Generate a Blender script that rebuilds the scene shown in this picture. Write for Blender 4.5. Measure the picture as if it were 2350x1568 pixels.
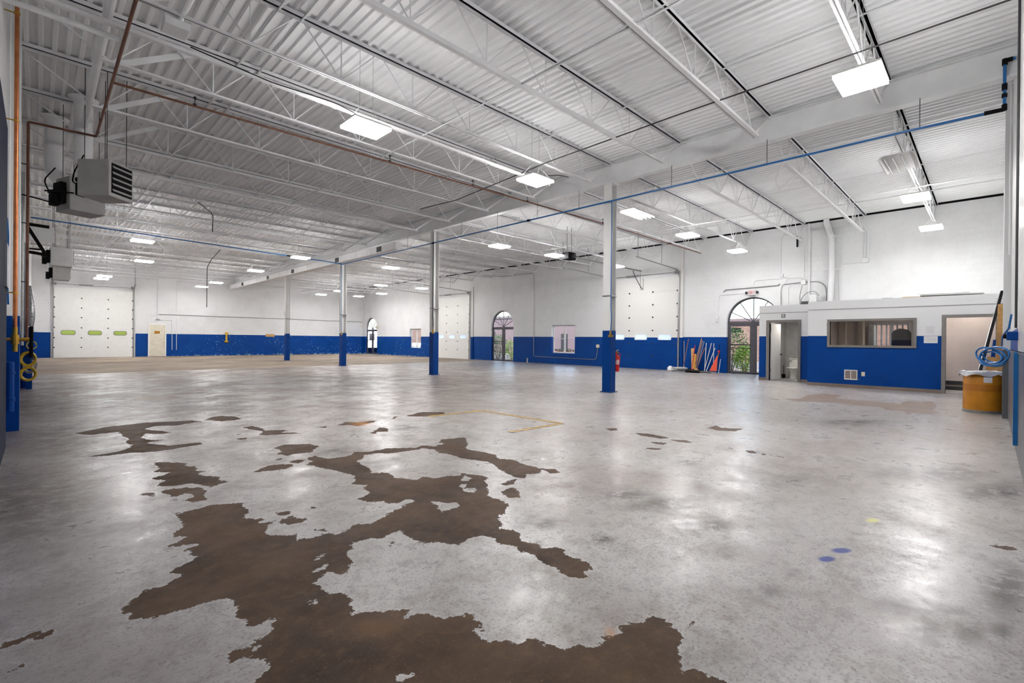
import bpy, bmesh, math, random
import numpy as np
from mathutils import Vector, Matrix, geometry
random.seed(7)
PI = math.pi
for o in list(bpy.data.objects): bpy.data.objects.remove(o)
sc = bpy.context.scene
COL = sc.collection

# ------------------------------------------------------------------ camera
H = 1.388
yaw, pitch, roll, FPX = .788, -.0024, .0093, 1091.5
fw = Vector((math.cos(yaw)*math.cos(pitch), math.sin(yaw)*math.cos(pitch), math.sin(pitch)))
rt = Vector((math.sin(yaw), -math.cos(yaw), 0)); up = rt.cross(fw)
cr, sr = math.cos(roll), math.sin(roll)
rt, up = cr*rt + sr*up, cr*up - sr*rt
cam_d = bpy.data.cameras.new('camera'); cam = bpy.data.objects.new('camera', cam_d); COL.objects.link(cam)
cam.matrix_world = Matrix(((rt.x, up.x, -fw.x, 0), (rt.y, up.y, -fw.y, 0), (rt.z, up.z, -fw.z, H), (0, 0, 0, 1)))
cam_d.sensor_width = 36; cam_d.lens = FPX/2350*36; cam_d.clip_start = .02; cam_d.clip_end = 400
sc.camera = cam
sc.view_settings.view_transform = 'Standard'; sc.view_settings.look = 'None'
sc.view_settings.gamma = 1; sc.view_settings.use_curve_mapping = False
sc.view_settings.exposure = EXPOSURE = 0.0
cy = sc.cycles; cy.max_bounces = 6; cy.diffuse_bounces = 4; cy.glossy_bounces = 3; cy.transmission_bounces = 3; cy.transparent_max_bounces = 10
cy.use_adaptive_sampling = True; cy.adaptive_threshold = .06; cy.caustics_reflective = False; cy.caustics_refractive = False
# ------------------------------------------------------------------ sky and sun
w = bpy.data.worlds.new('sky'); sc.world = w; w.use_nodes = True
nt = w.node_tree; nt.nodes.clear()
sky = nt.nodes.new('ShaderNodeTexSky'); sky.sky_type = 'NISHITA'; sky.sun_disc = False
sky.sun_elevation = math.radians(48); sky.sun_rotation = math.radians(200); sky.dust_density = 2.5
bg = nt.nodes.new('ShaderNodeBackground'); bg.inputs['Strength'].default_value = .85
out = nt.nodes.new('ShaderNodeOutputWorld')
nt.links.new(sky.outputs[0], bg.inputs[0]); nt.links.new(bg.outputs[0], out.inputs[0])
sd = bpy.data.lights.new('sun', 'SUN'); sd.energy = 7.0; sd.angle = .01; sd.color = (1, .95, .88)
sun = bpy.data.objects.new('sun', sd); COL.objects.link(sun)
sun.rotation_euler = Vector((.75, .25, -1)).to_track_quat('-Z', 'Y').to_euler()
LED_DOWN, FILL_UP, FILL_SIDE = 96.0, 13.0, 180.0  # up and side strengths are added fill for the ceiling

# ---- outlines of the bare concrete (traced in image pixels, baked to floor coordinates in cm; stains, tape too)
BARE=[[(431,527),(404,487),(386,468),(389,454),(394,423),(382,405),(392,391),(386,369),(387,343),(397,330),(388,318),(380,322),(383,337),(373,330),(358,337),(348,330),(343,338),(347,357),(355,377),(360,389),(365,407),(354,426),(352,452),(350,479),(354,497),(348,511),(326,507),(301,514),(292,526),(277,526),(271,517),(257,506),(252,480),(251,465),(245,451),(258,440),(254,421),(260,409),(267,399),(278,404),(281,393),(294,387),(305,384),(314,387),(318,376),(322,357),(312,350),(301,334),(295,324),(284,315),(285,303),(282,286),(272,280),(265,273),(260,274),(252,267),(246,257),(241,254),(248,246),(245,236),(237,227),(240,220),(243,214),(240,209),(243,206),(247,205),(247,200),(244,193),(244,183),(243,176),(242,172),(239,167),(233,170),(231,166),(226,166),(223,172),(221,182),(224,185),(225,192),(224,201),(227,205),(226,212),(228,224),(223,235),(228,243),(224,248),(223,254),(209,255),(204,253),(199,256),(194,265),(186,270),(187,277),(184,282),(185,296),(187,301),(182,302),(176,299),(170,297),(164,302),(159,305),(149,305),(149,298),(145,294),(140,293),(141,286),(137,277),(135,271),(131,268),(128,269),(122,276),(117,274),(114,271),(112,264),(111,260),(113,253),(118,249),(119,245),(122,241),(121,236),(116,233),(115,228),(111,225),(118,223),(118,219),(123,220),(124,216),(127,216),(132,212),(134,208),(129,204),(134,204),(141,199),(143,196),(145,191),(149,190),(156,186),(157,183),(154,180),(155,177),(153,173),(150,173),(148,168),(148,162),(156,155),(155,152),(161,149),(163,146),(163,142),(167,139),(169,133),(175,131),(182,126),(188,127),(191,125),(196,123),(201,126),(204,123),(209,123),(213,119),(220,122),(220,122),(222,115),(222,110),(218,108),(219,104),(214,100),(209,99),(203,95),(196,91),(192,90),(190,88),(196,89),(199,84),(196,81),(201,77),(200,74),(182,59),(124,97),(34,185),(58,206),(62,208),(67,209),(71,214),(66,224),(66,227),(70,230),(64,228),(59,228),(60,235),(65,234),(70,237),(76,237),(80,239),(83,246),(81,249),(77,247),(73,249),(70,253),(73,258),(71,266),(73,273),(72,279),(72,285),(67,287),(62,289),(56,288),(49,289),(43,292),(35,296),(32,299),(32,305),(31,312),(33,315),(37,319),(38,322),(42,327),(49,324),(54,327),(58,330),(61,334),(54,339),(59,344),(66,348),(69,352),(73,354),(67,358),(71,363),(68,369),(76,374),(70,379),(63,382),(66,387),(72,393),(68,401),(71,410),(76,416),(78,425),(75,432),(77,448),(77,450),(92,450),(101,454),(111,449),(121,444),(121,430),(120,419),(114,405),(117,395),(125,397),(122,389),(118,388),(125,380),(120,377),(116,362),(117,354),(130,345),(127,335),(135,332),(143,331),(145,332),(152,326),(164,329),(170,334),(177,329),(188,331),(191,334),(206,342),(218,343),(229,348),(228,354),(217,354),(209,356),(210,366),(203,367),(198,377),(197,386),(213,393),(214,409),(220,416),(212,430),(219,437),(227,454),(222,484),(215,507),(209,529),(219,537),(218,556),(233,562),(237,539),(258,534),(276,548),(292,538),(314,540),(344,518),(358,522),(366,510),(384,511),(383,524),(398,537)],[(35,921),(75,956),(99,960),(126,964),(149,952),(182,942),(190,916),(155,901),(129,916),(113,897),(139,842),(124,834),(110,854),(102,833),(102,806),(110,792),(122,788),(101,775),(118,742),(127,740),(152,735),(154,721),(123,715),(104,710),(80,722),(56,725),(37,733),(64,742),(74,748),(84,761),(82,811),(88,819),(84,849),(82,894),(54,890)],[(197,929),(213,956),(231,962),(246,938),(248,904),(235,896),(215,897),(204,923)],[(224,814),(238,819),(244,796),(242,765),(261,756),(267,743),(252,733),(267,720),(276,704),(248,721),(230,727),(225,742),(236,763),(227,795)],[(93,653),(107,636),(118,622),(112,614),(119,604),(121,587),(114,588),(124,572),(116,571),(116,557),(128,542),(126,527),(131,516),(121,512),(113,510),(108,527),(101,534),(87,535),(79,545),(86,561),(80,577),(86,582),(97,593),(84,605),(91,618),(90,639)],[(78,525),(89,527),(106,514),(108,497),(103,485),(104,471),(92,472),(86,482),(95,487),(98,495),(91,504),(85,494),(84,506),(78,514)],[(64,527),(73,527),(76,516),(71,513)],[(210,635),(227,648),(254,630),(257,609),(234,580),(220,589),(208,584),(204,598),(214,620)],[(160,535),(176,555),(190,551),(200,538),(189,527),(174,529)],[(197,553),(212,557),(217,548),(205,541)],[(191,572),(199,576),(195,569)],[(193,730),(208,730),(203,717),(193,721)],[(134,399),(142,396),(141,388),(133,391)],[(130,379),(141,383),(147,369),(139,366),(131,366)],[(142,346),(149,342),(146,337),(142,342)],[(158,394),(163,391),(159,387)],[(319,334),(338,333),(325,322),(316,327)],[(303,317),(311,318),(317,316),(312,300),(301,293),(295,298),(296,306)],[(166,288),(175,287),(167,282)],[(144,211),(148,213),(148,209),(144,209)],[(473,747),(521,765),(552,737),(536,715),(499,714),(473,737)],[(438,735),(453,754),(461,747),(440,733)],[(339,736),(362,756),(377,739),(421,740),(388,720),(361,708),(354,729)],[(307,742),(325,740),(317,727)],[(348,646),(379,674),(388,667),(375,637),(359,644),(349,634)],[(639,432),(654,419),(639,404),(628,413)],[(642,378),(653,361),(648,323),(632,332),(630,363)],[(636,317),(650,304),(636,284),(630,306)],[(601,332),(611,311),(596,310),(597,327)],[(562,318),(576,301),(565,297),(558,311)],[(768,322),(800,321),(786,306),(803,280),(769,279),(757,300)],[(644,247),(648,238),(642,236)],[(646,225),(649,213),(642,206),(631,209)],[(642,202),(645,196),(634,196)],[(643,189),(645,173),(637,175)],[(-12,314),(-6,311),(-3,314),(1,314),(4,309),(2,306),(-4,309),(-9,308),(-12,308)],[(-11,285),(-7,286),(-6,290),(-3,287),(-4,282),(-8,282),(-11,277)],[(468,-1),(478,-14),(467,-13),(464,-3)],[(225,103),(230,103),(231,101),(227,102)]]
PATCH=[[(238,335),(244,333),(245,325),(253,320),(250,313),(240,308),(230,310),(232,318),(239,324)],[(294,367),(310,376),(308,364),(301,360)],[(287,357),(292,355),(284,344),(289,339),(281,329),(278,334),(277,344)],[(125,297),(131,303),(135,302),(126,294)],[(123,286),(127,287),(127,285),(121,282)],[(118,285),(121,283),(119,280),(116,282)],[(101,252),(104,253),(107,251),(105,247),(102,249)],[(106,170),(109,170),(110,168),(106,169)]]
DAMP=[[(1301,361),(1362,334),(1462,345),(1537,323),(1522,277),(1430,276),(1427,229),(1426,175),(1418,147),(1502,141),(1503,117),(1554,97),(1421,83),(1335,83),(1293,69),(1251,81),(1252,106),(1207,113),(1268,125),(1255,154),(1306,164),(1299,209),(1319,255),(1278,321)],[(135,1320),(180,1434),(229,1368),(239,1315),(199,1285)],[(38,1565),(54,1577),(53,1495),(36,1466)]]
GRIME=[(6.92,0.29,0.27,-0.25,-0.46,-0.02,0.9),(6.56,0.72,0.2,-0.18,-0.27,-0.03,0.6),(6.39,0.01,0.27,-0.25,-0.38,-0.0,0.8),(5.43,1.4,0.28,-0.26,-0.28,-0.07,0.35),(5.29,2.43,0.14,-0.13,-0.16,-0.07,0.6),(4.61,2.0,0.08,-0.08,-0.58,-0.25,0.45),(3.77,2.32,0.14,-0.13,-0.11,-0.07,0.9),(3.84,1.96,0.15,-0.14,-0.13,-0.07,0.8),(3.63,2.05,0.14,-0.13,-0.12,-0.07,0.5),(3.92,-0.08,0.09,-0.09,-0.41,0.01,0.8),(3.03,0.21,0.06,-0.05,-0.11,-0.01,0.7),(3.2,0.05,0.05,-0.05,-0.11,-0.0,0.7),(3.31,-0.05,0.04,-0.04,-0.12,0.0,0.7),(3.27,0.33,0.08,-0.08,-0.09,-0.01,0.6),(3.62,1.45,0.08,-0.07,-0.13,-0.05,0.7),(2.88,0.87,0.07,-0.07,-0.08,-0.02,0.5),(3.35,0.16,0.17,-0.16,-0.07,-0.0,0.4),(2.75,2.34,0.11,-0.11,-0.08,-0.06,0.7),(2.79,1.9,0.08,-0.08,-0.06,-0.04,0.7),(4.13,6.44,0.14,-0.12,-0.13,-0.21,0.6),(10.24,1.64,0.64,-0.57,-0.46,-0.07,0.6),(2.59,5.68,0.27,-0.24,-0.11,-0.25,0.6),(0.27,9.09,0.78,-0.71,-0.05,-1.9,0.5),(-0.07,5.7,0.39,-0.37,0.02,-1.37,0.5),(1.33,12.31,1.94,-1.68,-0.18,-1.69,0.5),(0.2,13.29,0.94,-0.82,-0.03,-2.12,0.6),(3.86,16.53,3.0,-2.42,-0.48,-2.07,0.4),(7.6,15.64,2.94,-2.32,-0.74,-1.53,0.4),(2.02,1.75,0.27,-0.25,-0.19,-0.17,0.2),(2.0,0.95,0.17,-0.16,-0.12,-0.06,0.25)]
BLUE=[(3.82,0.69,0.05,-0.05,-0.05,-0.01,1.0),(3.6,0.73,0.04,-0.04,-0.05,-0.01,1.0)]
YEL=[(4.65,0.64,0.04,-0.04,-0.06,-0.01,1.0)]
RUST=[(3.74,7.23,0.11,-0.1,-0.1,-0.18,1.0),(1.98,3.5,0.05,-0.05,-0.03,-0.06,0.0),(1.16,2.07,0.09,-0.09,-0.04,-0.08,0.15),(1.94,1.27,0.02,-0.01,-0.02,-0.02,1.0)]
TAPE=[(500, 713), (618, 705), (623, 506), (504, 510)]
# ------------------------------------------------------------------ helpers
class MB:
    def __init__(s): s.v = []; s.f = []; s.uv = None
    def add(s, V, F):
        o = len(s.v); s.v += [tuple(p) for p in V]; s.f += [tuple(i+o for i in f) for f in F]; return s
    def box(s, x0, x1, y0, y1, z0, z1):
        V = [(x, y, z) for x in (x0, x1) for y in (y0, y1) for z in (z0, z1)]
        return s.add(V, [(0,1,3,2),(4,6,7,5),(0,4,5,1),(2,3,7,6),(0,2,6,4),(1,5,7,3)])
    def obox(s, a, b, w, h, upv=(0,0,1)):
        a, b = Vector(a), Vector(b); d = (b-a).normalized(); u = Vector(upv)
        if abs(d.dot(u)) > .98: u = Vector((1,0,0))
        r = d.cross(u).normalized(); u = r.cross(d)
        V = [p + r*sx*w/2 + u*sz*h/2 for p in (a, b) for sx in (-1,1) for sz in (-1,1)]
        return s.add(V, [(0,1,3,2),(4,6,7,5),(0,4,5,1),(2,3,7,6),(0,2,6,4),(1,5,7,3)])
    def tube(s, path, r, n=8, closed=False):
        P = [Vector(p) for p in path]; m = len(P); R = r if isinstance(r, (list, tuple)) else [r]*m
        V = []; u = None
        for i, p in enumerate(P):
            if closed: t = (P[(i+1) % m]-P[i-1]).normalized()
            elif i == 0: t = (P[1]-p).normalized()
            elif i == m-1: t = (p-P[i-1]).normalized()
            else: t = ((P[i+1]-p).normalized() + (p-P[i-1]).normalized()).normalized()
            if u is None: u = t.orthogonal().normalized()
            u = (u - t*u.dot(t))
            u = u.normalized() if u.length > 1e-6 else t.orthogonal().normalized()
            v = t.cross(u)
            k = 1.0
            if 0 < i < m-1 and not closed:
                c = max(.5, ((P[i+1]-p).normalized().dot(t))); k = 1/c
            for j in range(n):
                a = 2*PI*j/n; V.append(p + (u*math.cos(a) + v*math.sin(a))*R[i]*(1 if k < 1.02 else k**.5))
        F = []
        for i in range(m if closed else m-1):
            i2 = (i+1) % m
            for j in range(n): F.append((i*n+j, i*n+(j+1) % n, i2*n+(j+1) % n, i2*n+j))
        if not closed: F += [tuple(range(n-1, -1, -1)), tuple((m-1)*n+j for j in range(n))]
        return s.add(V, F)
    def cyl(s, a, b, r, n=12): return s.tube([a, b], r, n)
    def lathe(s, c, prof, n=24, sx=1, sy=1):
        V = [(c[0]+r*sx*math.cos(2*PI*j/n), c[1]+r*sy*math.sin(2*PI*j/n), c[2]+z) for r, z in prof for j in range(n)]
        F = [(i*n+j, i*n+(j+1) % n, (i+1)*n+(j+1) % n, (i+1)*n+j) for i in range(len(prof)-1) for j in range(n)]
        F += [tuple(range(n-1, -1, -1)), tuple((len(prof)-1)*n+j for j in range(n))]
        return s.add(V, F)
    def prism(s, poly, lo, hi, axis='x'):
        # poly of (a,b); axis x: (a=y,b=z), axis y: (a=x,b=z), axis z: (a=x,b=y)
        def P(a, b, c): return {'x': (c, a, b), 'y': (a, c, b), 'z': (a, b, c)}[axis]
        n = len(poly); V = [P(a, b, lo) for a, b in poly] + [P(a, b, hi) for a, b in poly]
        F = [tuple(range(n)), tuple(range(2*n-1, n-1, -1))] + [(i, n+i, n+(i+1) % n, (i+1) % n) for i in range(n)]
        return s.add(V, F)
    def plate(s, outer, holes, lo, hi, axis='x'):
        def P(a, b, c): return {'x': (c, a, b), 'y': (a, c, b), 'z': (a, b, c)}[axis]
        loops = [list(outer)] + [list(h) for h in holes]
        tri = geometry.tessellate_polygon([[Vector((a, b, 0)) for a, b in l] for l in loops])
        flat = [p for l in loops for p in l]; n = len(flat)
        V = [P(a, b, lo) for a, b in flat] + [P(a, b, hi) for a, b in flat]
        F = [tuple(t) for t in tri] + [tuple(i+n for i in reversed(t)) for t in tri]
        k = 0
        for l in loops:
            m = len(l)
            for i in range(m):
                a, b = k+i, k+(i+1) % m; F.append((a, b, b+n, a+n))
            k += m
        return s.add(V, F)
    def build(s, name, m, parent=None, smooth=False, bevel=0, **props):
        me = bpy.data.meshes.new(name); me.from_pydata(s.v, [], s.f); me.validate()
        bm = bmesh.new(); bm.from_mesh(me); bmesh.ops.recalc_face_normals(bm, faces=bm.faces)
        bm.to_mesh(me); bm.free()
        me.materials.append(m)
        if smooth:
            me.polygons.foreach_set('use_smooth', [True]*len(me.polygons))
            try: me.set_sharp_from_angle(angle=math.radians(40))
            except Exception: pass
        o = bpy.data.objects.new(name, me); COL.objects.link(o)
        if bevel:
            b = o.modifiers.new('bevel', 'BEVEL'); b.width = bevel; b.segments = 2; b.limit_method = 'ANGLE'
        if parent is not None:
            o.parent = parent; o.matrix_parent_inverse = Matrix.Translation(-Vector(parent.location)) if parent.get('_w') else Matrix()
        for k, v in props.items(): o[k] = v
        return o

def thing(name, label, cat, loc=(0,0,0), rz=0, group=None, world=False, kind=None):
    """Empty at the base. world=True: children meshes are given in world coordinates."""
    o = bpy.data.objects.new(name, None); COL.objects.link(o); o.location = loc; o.rotation_euler = (0, 0, rz)
    o.empty_display_size = .1
    if label: o['label'] = label
    if cat: o['category'] = cat
    if group: o['group'] = group
    if kind: o['kind'] = kind
    if world: o['_w'] = 1
    return o
def tag(o, label, cat, group=None):
    o['label'] = label; o['category'] = cat
    if group: o['group'] = group
    return o
def struct(o, label=None):
    o['kind'] = 'structure'
    if label: o['label'] = label
    return o
def dup(root, loc, rz=None, label=None, group=None):
    r = root.copy(); COL.objects.link(r); r.location = loc
    if rz is not None: r.rotation_euler = (0, 0, rz)
    if label: r['label'] = label
    if group: r['group'] = group
    for ch in list(root.children):
        c = ch.copy(); COL.objects.link(c); c.parent = r
        for g in list(ch.children):
            d = g.copy(); COL.objects.link(d); d.parent = c
    return r
def arc(cx, cz, r, a0, a1, n):
    return [(cx + r*math.cos(a0+(a1-a0)*i/n), cz + r*math.sin(a0+(a1-a0)*i/n)) for i in range(n+1)]
def bend(pts, r=.08, n=4):
    """round the corners of a polyline"""
    P = [Vector(p) for p in pts]; out = [P[0]]
    for i in range(1, len(P)-1):
        a, b, c = P[i-1], P[i], P[i+1]
        d1, d2 = a-b, c-b; q = min(r, d1.length*.45, d2.length*.45)
        p0, p2 = b + d1.normalized()*q, b + d2.normalized()*q
        for k in range(n+1):
            t = k/n; out.append(p0*(1-t)**2 + b*2*t*(1-t) + p2*t*t)
    out.append(P[-1]); return out

# ------------------------------------------------------------------ materials
def srgb(r, g, b): return tuple(((c/255)/12.92 if c/255 <= .04045 else ((c/255+.055)/1.055)**2.4) for c in (r, g, b)) + (1,)
class Mat:
    def __init__(s, name):
        s.m = bpy.data.materials.new(name); s.m.use_nodes = True; s.t = s.m.node_tree; s.t.nodes.clear()
        s.out = s.n('ShaderNodeOutputMaterial'); s.b = s.n('ShaderNodeBsdfPrincipled'); s.l(s.b.outputs[0], s.out.inputs[0])
    def n(s, k, **kw):
        n = s.t.nodes.new(k)
        for a, v in kw.items(): setattr(n, a, v)
        return n
    def l(s, a, b): s.t.links.new(a, b)
    def val(s, sock, v):
        if hasattr(v, 'is_output') or hasattr(v, 'links'): s.l(v, sock)
        else: sock.default_value = v
    def math(s, op, a, b=None, c=None, clamp=False):
        n = s.n('ShaderNodeMath', operation=op); n.use_clamp = clamp
        s.val(n.inputs[0], a)
        if b is not None: s.val(n.inputs[1], b)
        if c is not None: s.val(n.inputs[2], c)
        return n.outputs[0]
    def ramp(s, v, lo, hi, a=0., b=1.):
        n = s.n('ShaderNodeMapRange'); n.clamp = True; s.val(n.inputs[0], v)
        n.inputs[1].default_value = lo; n.inputs[2].default_value = hi; n.inputs[3].default_value = a; n.inputs[4].default_value = b
        return n.outputs[0]
    def mix(s, f, a, b, mode='MIX'):
        n = s.n('ShaderNodeMix', data_type='RGBA', blend_type=mode); s.val(n.inputs[0], f); s.val(n.inputs[6], a); s.val(n.inputs[7], b)
        return n.outputs[2]
    def noise(s, scale, detail=4, rough=.55, vec=None, dist=0., out=0):
        n = s.n('ShaderNodeTexNoise'); n.inputs['Scale'].default_value = scale; n.inputs['Detail'].default_value = detail
        n.inputs['Roughness'].default_value = rough; n.inputs['Distortion'].default_value = dist
        s.l(vec if vec is not None else s.pos(), n.inputs['Vector']); return n.outputs[out]
    def pos(s):
        if not hasattr(s, '_p'): s._p = s.n('ShaderNodeNewGeometry').outputs['Position']
        return s._p
    def xyz(s):
        if not hasattr(s, '_x'):
            n = s.n('ShaderNodeSeparateXYZ'); s.l(s.pos(), n.inputs[0]); s._x = n.outputs
        return s._x
    def comb(s, x, y, z=0.):
        n = s.n('ShaderNodeCombineXYZ')
        for i, v in enumerate((x, y, z)): s.val(n.inputs[i], v)
        return n.outputs[0]
    def attr(s, name):
        n = s.n('ShaderNodeAttribute', attribute_name=name); return n.outputs['Fac']
    def bump(s, h, strength=.3, dist=.01):
        n = s.n('ShaderNodeBump'); n.inputs['Strength'].default_value = strength; n.inputs['Distance'].default_value = dist
        s.l(h, n.inputs['Height']); s.l(n.outputs[0], s.b.inputs['Normal'])
    def set(s, **kw):
        for k, v in kw.items():
            k = {'color': 'Base Color', 'rough': 'Roughness', 'metal': 'Metallic', 'spec': 'Specular IOR Level', 'ecol': 'Emission Color', 'estr': 'Emission Strength', 'alpha': 'Alpha', 'trans': 'Transmission Weight'}.get(k, k)
            s.val(s.b.inputs[k], v)
        return s
def plain(name, rgb, rough=.5, metal=0, var=.06, vs=6., spec=.5):
    m = Mat(name); c = srgb(*rgb)
    d = tuple(x*(1-var*3) for x in c[:3]) + (1,)
    m.set(color=m.mix(m.ramp(m.noise(vs, 3), .35, .75), c, d), rough=rough, metal=metal, spec=spec)
    return m.m
M = {}
M['white_steel'] = plain('white painted steel', (234, 235, 236), .55, var=.03, vs=3)
M['deck'] = plain('white painted roof deck', (240, 241, 242), .6, var=.015, vs=1.5)
M['white_smooth'] = plain('white smooth paint', (226, 226, 223), .55, var=.02)
M['galv'] = plain('galvanised steel', (165, 166, 166), .38, .75, var=.1, vs=14)
M['dark_steel'] = plain('dark steel', (50, 50, 52), .55, .2)
M['black'] = plain('black rubber', (18, 18, 20), .7, spec=.1)
M['frame_grey'] = plain('grey frame paint', (118, 114, 110), .45)
M['door_frame_dark'] = plain('dark bronze frame', (84, 82, 88), .4, .3)
M['copper'] = plain('copper pipe', (196, 122, 78), .32, .85, var=.12, vs=9)
M['rusty'] = plain('rusty brown pipe', (118, 74, 56), .6, .2, var=.15, vs=8)
M['brass'] = plain('brass', (190, 150, 60), .35, .8)
M['blue_gloss'] = plain('blue air pipe', (20, 100, 165), .35)
M['blue_paint'] = plain('blue column paint', (0, 56, 126), .4, var=.05, spec=.15)
M['heater_grey'] = plain('heater grey enamel', (158, 157, 155), .5, var=.04)
M['yellow_hose'] = plain('yellow hose', (214, 176, 40), .4)
M['wood'] = plain('raw wood', (196, 152, 92), .6, var=.12, vs=12)
M['wood_dark'] = plain('brown wood', (150, 92, 60), .55, var=.12, vs=12)
M['red'] = plain('red enamel', (196, 22, 18), .3)
M['orange_red'] = plain('orange red plastic', (205, 62, 20), .4)
M['white_plastic'] = plain('white plastic', (220, 222, 222), .4)
M['porcelain'] = plain('white porcelain', (232, 232, 228), .15, var=.01)
M['paper'] = plain('paper', (214, 214, 216), .7, var=.05, vs=40)
M['pad_grey'] = plain('pale grey board', (176, 178, 176), .6)
M['beige'] = plain('beige plastic', (206, 196, 176), .5)
M['louver'] = plain('beige louver', (170, 152, 130), .5)
M['baseboard'] = plain('brown grey cove base', (120, 106, 96), .5)
M['plasterboard'] = plain('office wall', (196, 186, 178), .7, var=.02)
M['tan_block'] = plain('restroom wall', (196, 196, 196), .6)
M['trim_line'] = plain('grey trim', (150, 148, 146), .5)
M['drum_body'] = plain('ochre fibre drum', (196, 128, 18), .45, var=.08, vs=5)
M['bark'] = plain('bark', (110, 88, 70), .8)
M['green'] = plain('bright leaves', (138, 182, 24), .6, var=.2, vs=5)
M['green2'] = plain('dark leaves', (72, 124, 26), .6, var=.2, vs=5)
M['asphalt'] = plain('asphalt', (100, 98, 98), .9)
M['mulch'] = plain('mulch', (176, 158, 140), .95, var=.15, vs=10)
M['hedge'] = plain('hedge', (70, 96, 50), .7, var=.25, vs=12)
M['pink'] = plain('pinkish stone strip', (170, 84, 84), .8)
M['car_glass'] = plain('tinted glass', (40, 44, 50), .1)
M['taupe'] = plain('taupe wall outside', (112, 98, 100), .8)
M['foil'] = plain('foil duct', (190, 190, 192), .3, .9, var=.25, vs=40)
M['shiny'] = plain('shiny steel sheet', (118, 120, 126), .36, .8, var=.1, vs=3)

def emis(name, rgb, s):
    m = Mat(name); m.set(color=(0, 0, 0, 1), ecol=srgb(*rgb), estr=s); return m.m
M['led'] = emis('led lens', (254, 252, 251), LED_DOWN)
M['fill_up'] = emis('added upward fill glow', (254, 252, 251), FILL_UP)
M['fill_side'] = emis('added side fill glow', (254, 252, 251), FILL_SIDE)
M['tube_on'] = emis('lit fluorescent tube', (255, 250, 240), 9)
def glass(name, tint=(1, 1, 1, 1), refl=.12):
    m = bpy.data.materials.new(name); m.use_nodes = True; t = m.node_tree; t.nodes.clear()
    o = t.nodes.new('ShaderNodeOutputMaterial'); mx = t.nodes.new('ShaderNodeMixShader'); a = t.nodes.new('ShaderNodeBsdfTransparent')
    g = t.nodes.new('ShaderNodeBsdfGlossy'); g.inputs['Roughness'].default_value = .02; a.inputs[0].default_value = tint
    lw = t.nodes.new('ShaderNodeLayerWeight'); lw.inputs[0].default_value = .5
    pw = t.nodes.new('ShaderNodeMath'); pw.operation = 'POWER'; pw.inputs[1].default_value = 4; t.links.new(lw.outputs['Facing'], pw.inputs[0])
    fr = t.nodes.new('ShaderNodeMath'); fr.operation = 'MULTIPLY_ADD'; fr.inputs[1].default_value = .8; fr.inputs[2].default_value = .04; t.links.new(pw.outputs[0], fr.inputs[0])
    t.links.new(fr.outputs[0], mx.inputs[0]); t.links.new(a.outputs[0], mx.inputs[1]); t.links.new(g.outputs[0], mx.inputs[2]); t.links.new(mx.outputs[0], o.inputs[0])
    return m
M['glass'] = glass('clear glass'); M['glass_dim'] = glass('tinted glass pane', (.88, .86, .84, 1))
M['film'] = glass('clear plastic film', (.85, .87, .9, 1))
def cloudy(name):
    m = bpy.data.materials.new(name); m.use_nodes = True; t = m.node_tree; t.nodes.clear()
    o = t.nodes.new('ShaderNodeOutputMaterial'); mx = t.nodes.new('ShaderNodeMixShader'); mx.inputs[0].default_value = .25
    a = t.nodes.new('ShaderNodeBsdfTranslucent'); a.inputs[0].default_value = (.97, .97, .97, 1); g = t.nodes.new('ShaderNodeBsdfTransparent')
    t.links.new(a.outputs[0], mx.inputs[1]); t.links.new(g.outputs[0], mx.inputs[2]); t.links.new(mx.outputs[0], o.inputs[0]); return m
M['acrylic'] = cloudy('cloudy acrylic pane'); M['acrylic_green'] = glass('yellowed acrylic pane', (.6, .66, .32, 1))

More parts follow.
